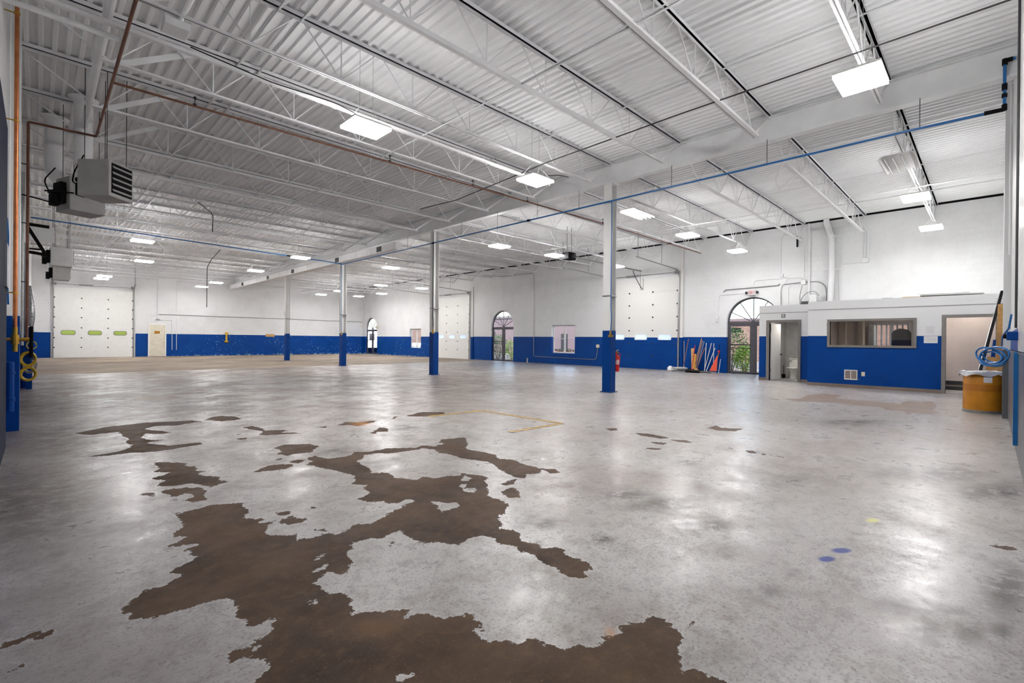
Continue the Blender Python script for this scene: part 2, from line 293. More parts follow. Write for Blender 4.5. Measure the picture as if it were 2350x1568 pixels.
def wall_mat(name, axis, chips=1.0, two_tone=True, base=(220, 221, 222), blue_z=1.626):
    m = Mat(name); x = m.xyz(); u = x[1] if axis == 'x' else x[0]
    white = m.mix(m.ramp(m.noise(.8, 5, .65), .45, .8), srgb(*base), srgb(base[0]-14, base[1]-14, base[2]-15))
    br = m.n('ShaderNodeTexBrick'); br.offset = .5; br.inputs['Scale'].default_value = 1
    br.inputs['Brick Width'].default_value = .406; br.inputs['Row Height'].default_value = .2032; br.inputs['Mortar Size'].default_value = .006
    br.inputs['Mortar Smooth'].default_value = .6
    br.inputs['Color1'].default_value = br.inputs['Color2'].default_value = (0, 0, 0, 1); br.inputs['Mortar'].default_value = (1, 1, 1, 1)
    m.l(m.comb(u, x[2]), br.inputs['Vector'])
    mort = m.math('MULTIPLY', br.outputs['Color'], m.ramp(m.noise(.9, 3), .42, .7, .15, 1))
    # small dark pits and scrapes in the white paint
    pits = m.ramp(m.noise(14, 2), .74, .78)
    white = m.mix(m.math('MULTIPLY', pits, .25), white, srgb(120, 118, 115))
    white = m.mix(m.math('MULTIPLY', mort, .22), white, srgb(120, 118, 116))
    if two_tone:
        blue = m.mix(m.ramp(m.noise(1.3, 4), .35, .75), srgb(0, 56, 128), srgb(1, 64, 138))
        blue = m.mix(m.math('MULTIPLY', mort, .35), blue, srgb(4, 50, 100))
        if chips:
            c1 = m.ramp(m.noise(7, 8, .8), .585, .61); zone = m.ramp(u, 24, 34, .0, 1.0) if axis == 'x' else m.ramp(u, 5, 12, .0, 1.)
            zone2 = m.ramp(m.noise(.6, 2), .42, .58)
            low = m.ramp(x[2], 0, .12, 1, 0); c2 = m.math('MULTIPLY', low, m.ramp(m.noise(4, 4), .52, .56))
            cm = m.math('MAXIMUM', m.math('MULTIPLY', m.math('MULTIPLY', c1, zone), zone2), m.math('MULTIPLY', c2, m.math('MULTIPLY', zone, .9)), clamp=True)
            cm = m.math('MULTIPLY', cm, chips)
            blue = m.mix(cm, blue, srgb(150, 190, 215))
        edge = m.math('ADD', blue_z, m.math('MULTIPLY', m.math('SUBTRACT', m.noise(6, 2), .5), .006))
        f = m.math('GREATER_THAN', x[2], edge)
        col = m.mix(f, blue, white)
        rough = m.mix(f, (.42, .42, .42, 1), (.6, .6, .6, 1))
        m.set(color=col, rough=rough, spec=.15)
    else: m.set(color=white, rough=.6)
    h = m.math('SUBTRACT', m.math('MULTIPLY', m.noise(30, 3), .25), mort)
    m.bump(h, .35, .006)
    return m.m
M['wall_right'] = wall_mat('painted block right', 'x')
M['wall_far'] = wall_mat('painted block far', 'y')
M['wall_left'] = wall_mat('painted block left', 'x', 0)
M['wall_near'] = wall_mat('painted wall near', 'y', 0)
def smooth_two(name, bz=1.626, base=(212, 213, 214), blue=(0, 54, 124)):
    m = Mat(name); x = m.xyz(); f = m.math('GREATER_THAN', x[2], bz)
    bl = m.mix(m.ramp(m.noise(1.1, 4), .4, .8), srgb(*blue), srgb(blue[0]+2, blue[1]+7, blue[2]+9))
    m.set(color=m.mix(f, bl, srgb(*base)), rough=.5, spec=.12); m.bump(m.noise(60, 2), .08, .002); return m.m
M['office_paint'] = smooth_two('office two tone paint')
M['column_paint'] = smooth_two('column two tone paint', 1.677, (222, 222, 220))
M['near_column'] = smooth_two('column white above grey', 1.30, (214, 215, 216), (92, 94, 98))  # grey below the split height, white above
M['door_paint'] = smooth_two('overhead door two tone paint', 1.60, (218, 218, 215))
def block_plain(name, base):
    return wall_mat(name, 'x', 0, False, base)
M['inner_block'] = block_plain('inner block wall', (198, 186, 180))

# ---- floor material
def floor_mat():
    m = Mat('worn painted concrete'); x = m.xyz(); P = m.pos()
    edge = m.math('ADD', m.math('MULTIPLY', m.math('SUBTRACT', m.noise(7, 6, .7), .5), .16), m.math('MULTIPLY', m.math('SUBTRACT', m.noise(38, 3, .6), .5), .05))
    bare = m.ramp(m.math('ADD', m.attr('bare'), edge), -.003, .003)
    # small random chips
    chips = m.ramp(m.noise(9, 6, .7), .735, .74); chipz = m.ramp(m.noise(.9, 3), .45, .6)
    big = bare; bare = m.math('MAXIMUM', bare, m.math('MULTIPLY', chips, chipz)); bare = m.math('MAXIMUM', bare, m.math('MULTIPLY', m.ramp(m.noise(24, 3, .6), .715, .73), m.ramp(m.noise(1.4, 4), .46, .60)))
    n1 = m.noise(.55, 4, .6); n2 = m.noise(2.6, 5, .65); n3 = m.noise(14, 5, .75); n4 = m.noise(60, 2, .6)
    paint = m.mix(m.ramp(n1, .35, .68), srgb(180, 178, 175), srgb(150, 142, 137))
    paint = m.mix(m.math('MULTIPLY', m.ramp(n2, .46, .70), .55), paint, srgb(108, 96, 87))
    paint = m.mix(m.math('MULTIPLY', m.ramp(n3, .50, .66), .50), paint, srgb(98, 90, 84))
    speck = m.ramp(n4, .54, .66)
    paint = m.mix(m.math('MULTIPLY', speck, .5), paint, srgb(80, 74, 70))
    # long scuffs
    sx = m.comb(m.math('MULTIPLY', m.math('ADD', x[0], x[1]), .35), m.math('MULTIPLY', m.math('SUBTRACT', x[0], x[1]), 2.6))
    scuff = m.ramp(m.noise(1.6, 5, .72, vec=sx), .56, .72)
    paint = m.mix(m.math('MULTIPLY', scuff, .40), paint, srgb(96, 84, 76))
    # traffic dirt towards the far-left doors
    dirt = m.math('MULTIPLY', m.ramp(x[1], 4, 14), m.ramp(x[0], 19, 7))
    dirt = m.math('MULTIPLY', dirt, m.ramp(m.noise(.8, 5, .7), .34, .58))
    paint = m.mix(m.math('MULTIPLY', dirt, .92), paint, srgb(98, 80, 68))
    leftd = m.math('MULTIPLY', m.ramp(x[0], 2.6, .2), m.ramp(m.noise(.7, 5), .25, .6))
    paint = m.mix(m.math('MULTIPLY', leftd, .5), paint, srgb(112, 103, 102))
    # irregular grime patches
    g = m.math('MULTIPLY', m.attr('grime'), m.ramp(m.noise(6, 4, .75), .36, .52))
    paint = m.mix(m.math('MULTIPLY', g, .95, clamp=True), paint, srgb(70, 61, 55))
    conc = m.mix(m.ramp(m.noise(1.6, 6, .6), .35, .7), srgb(84, 66, 50), srgb(52, 40, 32))
    conc = m.mix(m.math('MULTIPLY', m.ramp(m.noise(12, 6, .7), .5, .75), .35), conc, srgb(112, 86, 60))
    conc = m.mix(m.math('MULTIPLY', m.ramp(m.noise(120, 2, .5), .66, .72), .4), conc, srgb(150, 132, 112))
    col = m.mix(bare, paint, conc)
    # pale lip of flaking paint along the edge of the bare concrete
    lipd = m.math('ABSOLUTE', m.math('ADD', m.math('ADD', m.attr('bare'), edge), .006))
    lip = m.math('MULTIPLY', m.ramp(lipd, .0, .007, 1, 0), .35)
    col = m.mix(lip, col, srgb(188, 190, 190))
    damp = m.ramp(m.math('ADD', m.attr('damp'), m.math('MULTIPLY', m.math('SUBTRACT', m.noise(5, 4, .7), .5), .14)), -.01, .02)
    col = m.mix(m.math('MULTIPLY', damp, .85), col, srgb(112, 92, 76))
    # unpainted tan concrete of the far end
    fz = m.math('ADD', x[1], m.math('MULTIPLY', m.math('SUBTRACT', m.noise(.5, 5), .5), .9))
    far = m.ramp(fz, 23.8, 24.1)
    tan = m.mix(m.ramp(m.noise(.35, 4, .65), .35, .65), srgb(158, 143, 126), srgb(116, 101, 90))
    tan = m.mix(m.math('MULTIPLY', m.ramp(m.noise(1.5, 6, .7, vec=sx), .5, .7), .4), tan, srgb(92, 80, 71))
    col = m.mix(far, col, tan)
    col = m.mix(m.attr('rust'), col, srgb(178, 118, 40))
    def splat(L, lo, hi):
        r_ = None
        for cx, cy, ax, ay, bx, by, s in L:
            det = ax*by-ay*bx; dx = m.math('SUBTRACT', x[0], cx); dy = m.math('SUBTRACT', x[1], cy)
            p = m.math('DIVIDE', m.math('SUBTRACT', m.math('MULTIPLY', dx, by), m.math('MULTIPLY', dy, bx)), det)
            q = m.math('DIVIDE', m.math('SUBTRACT', m.math('MULTIPLY', dy, ax), m.math('MULTIPLY', dx, ay)), det)
            d = m.ramp(m.math('ADD', m.math('ADD', m.math('MULTIPLY', p, p), m.math('MULTIPLY', q, q)), m.math('MULTIPLY', m.math('SUBTRACT', m.noise(30, 4), .5), .6)), lo, hi, 1, 0)
            r_ = d if r_ is None else m.math('MAXIMUM', r_, d)
        return r_
    col = m.mix(splat(BLUE, .45, 1.3), col, srgb(0, 40, 120)); col = m.mix(m.math('MULTIPLY', splat(YEL, .2, 1.3), .8), col, srgb(190, 190, 90))
    ro = m.ramp(m.math('ADD', n2, m.math('MULTIPLY', n3, .5)), .55, .95, .23, .44)
    ro = m.math('ADD', ro, m.math('MULTIPLY', m.math('MAXIMUM', dirt, damp), .14)); ro = m.math('ADD', ro, m.math('MULTIPLY', bare, .22)); ro = m.math('ADD', ro, m.math('MULTIPLY', far, .40), clamp=True)
    m.set(color=col, rough=ro, spec=m.math('SUBTRACT', .45, m.math('MULTIPLY', bare, .36)))
    h = m.math('ADD', m.math('MULTIPLY', m.noise(3.2, 2, .5), .5), m.math('MULTIPLY', n4, .06))
    m.bump(h, .28, .012)
    return m.m
M['floor'] = floor_mat()
def tape_mat(name, stripe):
    m = Mat(name)
    if stripe:
        x = m.xyz(); s = m.math('ADD', x[0], x[1] if stripe == 1 else m.math('MULTIPLY', x[1], -1.0))
        f = m.math('GREATER_THAN', m.math('FRACT', m.math('MULTIPLY', s, 5.5)), .5)
        m.set(color=m.mix(f, srgb(205, 160, 30), srgb(40, 42, 52)), rough=.5)
    else: m.set(color=m.mix(m.ramp(m.noise(9, 3), .4, .6), srgb(190, 150, 50), srgb(150, 125, 85)), rough=.6)
    return m.m
M['tape_y'] = tape_mat('yellow tape', 0); M['tape_s'] = tape_mat('striped tape', 1)
def brickm():
    m = Mat('outside brick'); x = m.xyz(); br = m.n('ShaderNodeTexBrick'); m.l(m.comb(x[1], x[2]), br.inputs['Vector'])
    br.inputs['Scale'].default_value = 1; br.inputs['Brick Width'].default_value = .24; br.inputs['Row Height'].default_value = .08; br.inputs['Mortar Size'].default_value = .012
    br.inputs['Color1'].default_value = srgb(128, 98, 84); br.inputs['Color2'].default_value = srgb(92, 64, 54); br.inputs['Mortar'].default_value = srgb(140, 126, 116)
    m.set(color=br.outputs['Color'], rough=.9); return m.m
M['brick'] = brickm()
# ------------------------------------------------------------------ room shell
XL, XR, YF, YN, ZT = -.34, 21.99, 42.3, -.27, 6.2
WT = .26
def arch_loop(c, r=1.09, sp=2.28, z0=0.0, n=20):
    return [(c-r, z0), (c+r, z0)] + arc(c, sp, r, 0, PI, n)
def rect(a0, a1, b0, b1): return [(a0, b0), (a1, b0), (a1, b1), (a0, b1)]
ARCH = [(7.30, 'door_1'), (23.07, 'door_2'), (40.75, 'door_3')]
holes = [arch_loop(c) for c, _ in ARCH] + [rect(16.95, 18.72, .65, 2.33), rect(32.59, 34.25, .69, 2.27), rect(10.75, 14.62, 0.001, 4.46), rect(26.55, 30.35, .001, 4.46), rect(2.0, 3.1, .95, 2.15)]
struct(MB().plate(rect(YN-.3, YF+.3, -.002, ZT), holes, XR, XR+WT, 'x').build('wall_right', M['wall_right']), 'long right block wall, blue below and white above')
struct(MB().plate(rect(XL-.3, XR, -.002, ZT+.16), [rect(.71, 4.6, .001, 4.46)], YF, YF+.25, 'y').build('wall_far', M['wall_far']), 'far end block wall with chipped blue lower band')
struct(MB().box(XL-.25, XL, YN-.3, YF, 0, ZT+.16).build('wall_left', M['wall_left']), 'left side wall, blue below and white above')
struct(MB().box(XL, XR, YN-.25, YN, 0, ZT+.16).build('wall_near', M['wall_near']), 'near wall seen edge-on at the right')
struct(MB().box(XR+.04, XR+WT, YN-.3, YF, ZT, ZT+.16).build('eave_shade_strip', M['black']), 'black strip for the shaded gap under the roof, top of right wall')  # shade of the eave recess put in as a black strip
# roof deck: trapezoid flutes running along y
def deck():
    b = MB(); per = .1685; n = int((XR+.3-(XL-.3))/per)+2; V = []; prof = []
    x = XL-.3
    for i in range(n):
        prof += [(x, 6.305), (x+.084, 6.305), (x+.104, 6.262), (x+.150, 6.262)]
        x += per
    prof.append((x, 6.305))
    y0, y1 = YN-.3, YF+.3
    for px, pz in prof: V += [(px, y0, pz), (px, y1, pz)]
    F = [(2*i, 2*i+1, 2*i+3, 2*i+2) for i in range(len(prof)-1)]
    b.add(V, F); b.box(XL-.3, x, y0, y1, 6.34, 6.42)
    return b
struct(deck().build('ceiling', M['deck']), 'white corrugated steel roof deck')
# floor: fine grid near the camera carries the wear map
def in_poly(P, X, Y):
    c = np.zeros(X.shape, bool); n = len(P)
    for i in range(n):
        x1, y1 = P[i]; x2, y2 = P[(i+1) % n]
        if y1 == y2: continue
        t = ((y1 > Y) != (y2 > Y)) & (X < (x2-x1)*(Y-y1)/(y2-y1)+x1); c ^= t
    return c
def sdf(P, X, Y):
    d = np.full(X.shape, 1e9); n = len(P)
    for i in range(n):
        ax, ay = P[i]; bx, by = P[(i+1) % n]; ex, ey = bx-ax, by-ay; L = ex*ex+ey*ey+1e-9
        t = np.clip(((X-ax)*ex+(Y-ay)*ey)/L, 0, 1); d = np.minimum(d, np.hypot(X-ax-t*ex, Y-ay-t*ey))
    return np.where(in_poly(P, X, Y), d, -d)
def floor():
    a = np.concatenate([np.arange(-.34, 9, .03), np.arange(9, 16, .05), np.arange(16, 22.3, .3)])
    bY = np.concatenate([np.arange(-.3, 9, .03), np.arange(9, 17, .05), np.arange(17, 42.6, .3), [42.5]])
    a[0] = XL-.02; X, Y = np.meshgrid(a, bY); nx, ny = len(a), len(bY); X = X.ravel(); Y = Y.ravel()
    def field(polys, union=True, base=-1.0):
        F = np.full(X.shape, base)
        for P in polys:
            Q = [(p[0]/100, p[1]/100) for p in P]; xs = [q[0] for q in Q]; ys = [q[1] for q in Q]
            s = (X > min(xs)-.5) & (X < max(xs)+.5) & (Y > min(ys)-.5) & (Y < max(ys)+.5)
            v = sdf(Q, X[s], Y[s]); F[s] = np.maximum(F[s], np.maximum(v, -1))
        return F
    bare = field(BARE); neg = field(PATCH); bare = np.minimum(bare, -neg)
    bare = np.where(bare < -.25, -.25, bare)
    damp = np.clip(field(DAMP), -.5, 1)
    def blobs(L, pw=1.0):
        F = np.zeros(X.shape)
        for cx, cy, ax, ay, bx, by, s in L:
            det = ax*by-ay*bx
            if abs(det) < 1e-6: continue
            dx, dy = X-cx, Y-cy; p = (dx*by-dy*bx)/det; q = (ax*dy-ay*dx)/det
            F = np.maximum(F, s*np.exp(-(p*p+q*q)**pw))
        return F
    me = bpy.data.meshes.new('floor'); V = np.stack([X, Y, np.zeros_like(X)], 1)
    i = np.arange(nx-1)[None, :]+np.arange(ny-1)[:, None]*nx; i = i.ravel()
    Fc = np.stack([i, i+1, i+1+nx, i+nx], 1)
    me.vertices.add(len(V)); me.vertices.foreach_set('co', V.ravel().astype(np.float32))
    me.loops.add(Fc.size); me.loops.foreach_set('vertex_index', Fc.ravel().astype(np.int32))
    me.polygons.add(len(Fc)); me.polygons.foreach_set('loop_start', (np.arange(len(Fc))*4).astype(np.int32)); me.update()
    for n, d in (('bare', bare), ('damp', damp), ('grime', np.minimum(blobs(GRIME)*1.6, 1)), ('rust', blobs(RUST)*.7)):
        at = me.attributes.new(n, 'FLOAT', 'POINT'); at.data.foreach_set('value', d.astype(np.float32))
    me.materials.append(M['floor']); o = bpy.data.objects.new('floor', me); COL.objects.link(o)
    struct(o, 'worn pale painted concrete floor with bare brown patches')
floor()
for nm, P, mt, lb in (('floor_tape', (0, 1), 'tape_y', 'worn yellow tape strip, left leg of the taped rectangle on the floor'), ('floor_tape', (1, 2), 'tape_s', 'yellow and black striped tape, long back leg of the taped rectangle'), ('floor_tape', (2, 3), 'tape_s', 'yellow and black striped tape, front right leg of the taped rectangle')):
    a, b = Vector((*TAPE[P[0]], 0))/100, Vector((*TAPE[P[1]], 0))/100
    tag(MB().obox(a+Vector((0,0,.0015)), b+Vector((0,0,.0015+.0015*P[0])), .11, .002).build(nm, M[mt]), lb, 'tape', 'taped rectangle on the floor')

# ------------------------------------------------------------------ arched doors in the right wall
def arched_door(c, name, label):
    root = thing(name, label, None, (XR+.14, c, 0), kind='structure'); R = 1.085; sp = 2.28; fm = M['door_frame_dark']
    x0, x1 = 0, .06
    o = [(-R, 0), (R, 0)] + arc(0, sp, R, 0, PI, 28); i_ = [(-R+.075, .05), (R-.075, .05)] + arc(0, sp, R-.06, .0, PI, 28)
    MB().plate(o, [i_], x0, x1, 'x').build('frame', fm, root)
    MB().box(x0, x1, -R+.05, R-.05, sp-.11, sp).build('transom_bar', fm, root)
    for a in (26, 57, 90, 123, 154):
        a = math.radians(a); MB().obox((.03, 0, sp), (.03, (R-.05)*math.cos(a), sp+(R-.05)*math.sin(a)), .03, .03, (1,0,0)).build('muntin', fm, root)
    MB().plate(arc(0, sp, .09, 0, PI, 8), [], .005, .055, 'x').build('muntin_hub', fm, root)
    MB().box(x0, x1, -.09, .09, .02, sp-.1).build('mullion', fm, root)
    for s in (-1, 1):
        lo, hi = (.09, R-.075) if s > 0 else (-R+.075, -.09)
        d = MB().plate(rect(lo, hi, .02, sp-.11), [rect(lo+.055, hi-.055, .09, sp-.17)], .012, .05, 'x').build('door_leaf', fm, root)
        MB().box(.028, .033, lo+.05, hi-.05, .09, sp-.16).build('glass_pane', M['glass'], d)
        if s > 0:
            MB().box(-.03, .0, lo+.02, hi-.02, 1.26, 1.31).box(-.03, .0, lo+.02, hi-.02, 1.12, 1.15).build('push_bar', M['dark_steel'], d)
    pl = [(-R+.07, sp), (R-.07, sp)] + arc(0, sp, R-.065, 0, PI, 20)
    MB().plate(pl, [], .028, .033, 'x').build('fanlight_pane', M['glass'], root)
for (c, n), l in zip(ARCH, ('nearest arched glass door with bright shrub outside, beside the restroom', 'middle arched glass door between the small window and the white overhead door', 'farthest arched glass door, next to the far corner')): arched_door(c, n, l)

# ------------------------------------------------------------------ windows in the right wall
def sash_window(n, y0, y1, z0, z1, label, half=True):
    r = thing(n, label, None, (XR+.15, (y0+y1)/2, z0), kind='structure'); w_, h_ = (y1-y0)/2, z1-z0
    MB().plate(rect(-w_, w_, 0, h_), [rect(-w_+.05, w_-.05, .05, h_-.05)], 0, .06, 'x').build('window_frame', M['white_smooth'], r)
    MB().box(0, .06, -.03, .03, .04, h_-.04).build('mullion', M['white_smooth'], r)
    for lo, hi in ((-w_+.05, -.03), (.03, w_-.05)):
        s = MB().plate(rect(lo, hi, .05, h_-.05), [rect(lo+.03, hi-.03, .08, h_-.08)], .015, .045, 'x').build('sash', M['white_smooth'], r)
        MB().box(.027, .032, lo+.02, hi-.02, .07, h_-.07).build('window_pane', M['glass'], s)
    if half: MB().box(.01, .05, .05, w_-.05, h_*.5, h_*.5+.035).build('meeting_rail', M['white_smooth'], r)
sash_window('window_1', 16.95, 18.72, .65, 2.33, 'double white window left of the nearest column, hedge outside')
sash_window('window_2', 32.59, 34.25, .69, 2.27, 'smaller white window between the far arched door and the white overhead door')
sash_window('window_3', 2.0, 3.1, .95, 2.15, 'bright exterior window inside the office', False)
for k in range(9):
    y = 1.75 + k*.15
    tag(MB().obox((21.80, y, 1.0), (21.80, y, 2.12), .10, .004, (.4,1,0)).build('blind_slat', M['paper']), 'pale vertical blind strip inside the office, %s from the left' % ['ninth','eighth','seventh','sixth','fifth','fourth','third','second','first'][k], 'blind', 'vertical blinds in the office')

# ------------------------------------------------------------------ overhead sectional doors
def rrect(a0, a1, b0, b1, r, n=5):
    P = []
    for cx, cy, s in ((a1-r, b0+r, -PI/2), (a1-r, b1-r, 0), (a0+r, b1-r, PI/2), (a0+r, b0+r, PI)):
        P += [(cx+r*math.cos(s+PI/2*i/n), cy+r*math.sin(s+PI/2*i/n)) for i in range(n+1)]
    return P
def overhead(name, label, loc, rz, paint, pane, rnd, trackrun):
    # local: door in the x-z plane, width 4 along +x, room on the -y side
    r = thing(name, label, None, loc, rz, kind='structure'); W_ = 4.0; hs = [0, .66, 1.29, 1.95, 2.62, 3.25, 3.89, 4.54]
    win = [(.36+ (W_-.72-.66)/2*k*1.0) for k in range(3)]
    for i in range(7):
        H_ = []
        if i == 2: H_ = [rrect(a, a+.66, 1.50, 1.75, .11 if rnd else .06) for a in win]
        s = MB().plate(rect(0, W_, hs[i], hs[i+1]), H_, -.045, 0, 'y').build('door_section', paint, r, bevel=.006)
        if i == 2:
            for a in win:
                MB().box(a-.01, a+.67, -.026, -.020, 1.49, 1.76).build('window_pane', pane, s)
                MB().plate(rrect(a-.03, a+.69, 1.47, 1.78, .12 if rnd else .07), [rrect(a, a+.66, 1.50, 1.75, .11 if rnd else .06)], -.052, -.045, 'y').build('window_rim', M['frame_grey'] if rnd else M['white_smooth'], s)
        if i:
            for a in (.03, 1.33, 2.67, 3.97): MB().box(a-.035, a+.035, -.062, -.045, hs[i]-.035, hs[i]+.035).box(a-.015, a+.015, -.075, -.05, hs[i]-.012, hs[i]+.012).build('hinge', M['dark_steel'], r)
    for a, q in ((-.05, -1), (W_+.05, 1)):
        top = bend([(a, -.08, 0), (a, -.08, 4.86), (a, -trackrun, 5.0)], .35, 6)
        b = MB()
        for p, p2 in zip(top[:-1], top[1:]): b.obox(p, p2, .028, .065, (1,0,0))
        b.build('track', M['galv'], r)
        MB().box(a-.03+.05*q, a+.03+.05*q, -.05, 0, 0, 4.9).build('jamb_angle', paint, r)
        h = MB()
        for t in (.45, .97): 
            yy = -trackrun*t; h.obox((a, yy, 4.97), (a, yy, 6.2), .03, .004, (0,1,0))
        h.build('track_hanger', M['galv'], r)
    MB().cyl((-.1, -.12, 4.78), (W_+.1, -.12, 4.78), .016).cyl((.0, -.12, 4.78), (.12, -.12, 4.78), .09, 16).cyl((W_-.12, -.12, 4.78), (W_, -.12, 4.78), .09, 16).cyl((1.2, -.12, 4.78), (1.9, -.12, 4.78), .05, 14).build('spring_shaft', M['galv'], r)
    return r
overhead('door_4', 'overhead door painted blue below and white above behind the nearest column', (XR-.005, 14.68, 0), -PI/2, M['door_paint'], M['acrylic'], False, 4.0)
overhead('door_5', 'all-white overhead door with three small panes behind the second column', (XR-.005, 30.45, 0), -PI/2, M['white_smooth'], M['acrylic'], False, 4.0)
overhead('door_6', 'large white overhead door with yellowed panes in the far wall', (.66, YF-.005, 0), 0, M['white_smooth'], M['acrylic_green'], True, .75)
op = thing('door_opener', 'black overhead door opener hanging from the joists beyond the nearest column', 'door opener', (15.9, 12.6, 4.9), world=True)
MB().box(15.65, 16.15, 12.42, 12.78, 4.82, 5.12).build('motor_housing', M['black'], op, bevel=.03)
MB().cyl((15.9, 12.42, 4.95), (15.9, 12.30, 4.95), .09, 14).build('motor', M['dark_steel'], op)
MB().obox((16.15, 12.6, 4.98), (21.8, 12.6, 4.98), .05, .06).build('rail', M['galv'], op)
MB().tube(bend([(21.0, 12.6, 4.92), (21.25, 12.6, 4.6), (21.6, 12.6, 4.3), (21.93, 12.6, 4.05)], .15), .018).build('door_arm', M['dark_steel'], op)
MB().obox((15.75, 12.6, 5.1), (15.75, 12.6, 6.2), .04, .005, (0,1,0)).obox((16.05, 12.6, 5.1), (16.05, 12.6, 6.2), .04, .005, (0,1,0)).build('hanger_strap', M['galv'], op)

# plain door of the far wall
r = thing('door_7', 'small cream steel door in the far wall with an orange sign', None, (6.04, YF, 0), kind='structure')
MB().plate([(-.53, 0), (-.45, 0), (-.45, 2.25), (.45, 2.25), (.45, 0), (.53, 0), (.53, 2.38), (-.53, 2.38)], [], -.05, 0, 'y').build('door_frame', M['white_smooth'], r)
d = MB().box(-.45, .45, -.03, 0, 0.01, 2.25).build('door_leaf', plain('cream door', (216, 210, 192), .5, var=.06), r)
MB().cyl((.38, -.03, 1.0), (.38, -.09, 1.0), .03).build('door_handle', M['brass'], d)
MB().box(-.17, .15, -.036, -.03, 1.63, 1.83).build('sign', plain('orange sign', (214, 150, 40), .5), d)
sg = MB()
for k in range(4): sg.box(-.15+.075*k, -.10+.075*k, -.039, -.036, 1.66, 1.72)
for k in range(3): sg.box(-.12+.09*k, -.07+.09*k, -.039, -.036, 1.75, 1.80)
sg.build('sign_marks', M['black'], d)

# ------------------------------------------------------------------ steel frame
gird = thing('roof_girder', 'deep white steel girder running the length of the hall over the columns', 'girder', (11.07, 20, 5.69), world=True)
MB().box(11.06, 11.08, YN, YF, 5.7, 6.18).build('web', M['white_steel'], gird)
MB().box(10.97, 11.17, YN, YF, 5.685, 5.705).build('bottom_flange', M['white_steel'], gird)
MB().box(10.97, 11.17, YN, YF, 6.18, 6.198).build('top_flange', M['white_steel'], gird)
colnames = ['nearest white and blue steel column, red fire extinguisher behind it', 'second nearest steel column, in front of the white overhead door', 'third steel column, standing where the blue pipe turns left', 'farthest steel column, smallest in view']
def column(y, lab, x=11.07, par=None):
    r = thing('steel_column', lab, 'column', (x, y, 0), group='steel columns under the girder')
    b = MB()
    b.box(-.125, -.112, -.125, .125, 0, 5.66).box(.112, .125, -.125, .125, 0, 5.66).box(-.112, .112, -.005, .005, 0, 5.66)
    b.build('shaft', M['column_paint'], r)
    MB().box(-.16, .16, -.16, .16, 5.66, 5.684).build('cap_plate', M['white_steel'], r)
    MB().box(-.17, .17, -.17, .17, 0, .018).build('base_plate', M['blue_paint'], r)
    MB().box(-.135, .135, -.135, .135, 2.60, 2.64).build('band', M['galv'], r)
    # lower part is boxed in with blue plates
    MB().box(-.128, .128, -.128, -.118, .018, 1.677).box(-.128, .128, .118, .128, .018, 1.677).build('guard_plate', M['blue_paint'], r)
    return r
for y, l in zip((7.36, 15.50, 23.45, 31.2), colnames): column(y, l)

NODES_L = [.75+1.33*k for k in range(8)]            # bottom panel points, left bay .75 .. 10.06
NODES_R = [12.15+1.29*k for k in range(8)]          # right bay 12.15 .. 21.18
def joist(nodes, xa, xb, zt=6.2, zb=5.5):
    """local y = 0; double-angle chords with rod web"""
    r = thing('bar_joist', '', 'roof joist', (0, 0, 0))
    t = MB(); t.box(xa, xb, -.052, -.006, zt, zt+.007).box(xa, xb, .006, .052, zt, zt+.007).box(xa, xb, -.012, -.006, zt-.045, zt+.007).box(xa, xb, .006, .012, zt-.045, zt+.007)
    t.box(xa, xb, -.052, .052, zt+.035, zt+.06).box(xa, xb, -.05, .05, zt+.0, zt+.036)
    t.build('top_chord', M['white_steel'], r)
    MB().box(nodes[0]-.1, nodes[-1]+.12, -.042, -.006, zb, zb+.006).box(nodes[0]-.1, nodes[-1]+.12, .006, .042, zb, zb+.006).box(nodes[0]-.1, nodes[-1]+.12, -.012, -.006, zb, zb+.045).box(nodes[0]-.1, nodes[-1]+.12, .006, .012, zb, zb+.045).build('bottom_chord', M['white_steel'], r)
    pts = []
    for a, b in zip(nodes[:-1], nodes[1:]): pts += [(a, 0, zb+.02), ((a+b)/2-.05, 0, zt-.01), ((a+b)/2+.05, 0, zt-.01)]
    pts.append((nodes[-1], 0, zb+.02)); MB().tube(pts, .0115, 6).build('web_bar', M['white_steel'], r)
    for a in nodes[1:-1]: MB().tube([(a, 0, zb+.02), (a, 0, zt)], .010, 6).build('vertical_strut', M['white_steel'], r)
    MB().obox((nodes[0], 0, zb+.02), (xa+.03, 0, zt-.01), .022, .022).build('end_diagonal', M['white_steel'], r)
    MB().obox((nodes[-1], 0, zb+.02), (xb-.05, 0, zt-.01), .05, .012, (0,1,0)).build('end_diagonal', M['white_steel'], r)
    return r
def ordn(k): return ['first', 'second', 'third', 'fourth', 'fifth', 'sixth', 'seventh', 'eighth', 'ninth', 'tenth', 'eleventh', 'twelfth', 'thirteenth', 'fourteenth', 'fifteenth', 'sixteenth', 'seventeenth', 'eighteenth', 'nineteenth', 'twentieth', 'twenty-first'][k]
jy = [1.36+2.0*k for k in range(21)]
for nodes, xa, xb, bay in ((NODES_L, XL, 11.06, 'left'), (NODES_R, 11.08, XR, 'right')):
    proto = joist(nodes, xa, xb)
    for k, y in enumerate(jy):
        lab = 'white open-web steel joist of the %s bay, %s from the near wall' % (bay, ordn(k))
        if k == 20: lab = 'white open-web steel joist of the %s bay, last one before the far wall' % bay
        if k == 0: proto['label'] = lab; proto['group'] = bay+' bay roof joists'; proto.location = (0, y, 0)
        else: dup(proto, (0, y, 0), label=lab, group=bay+' bay roof joists')
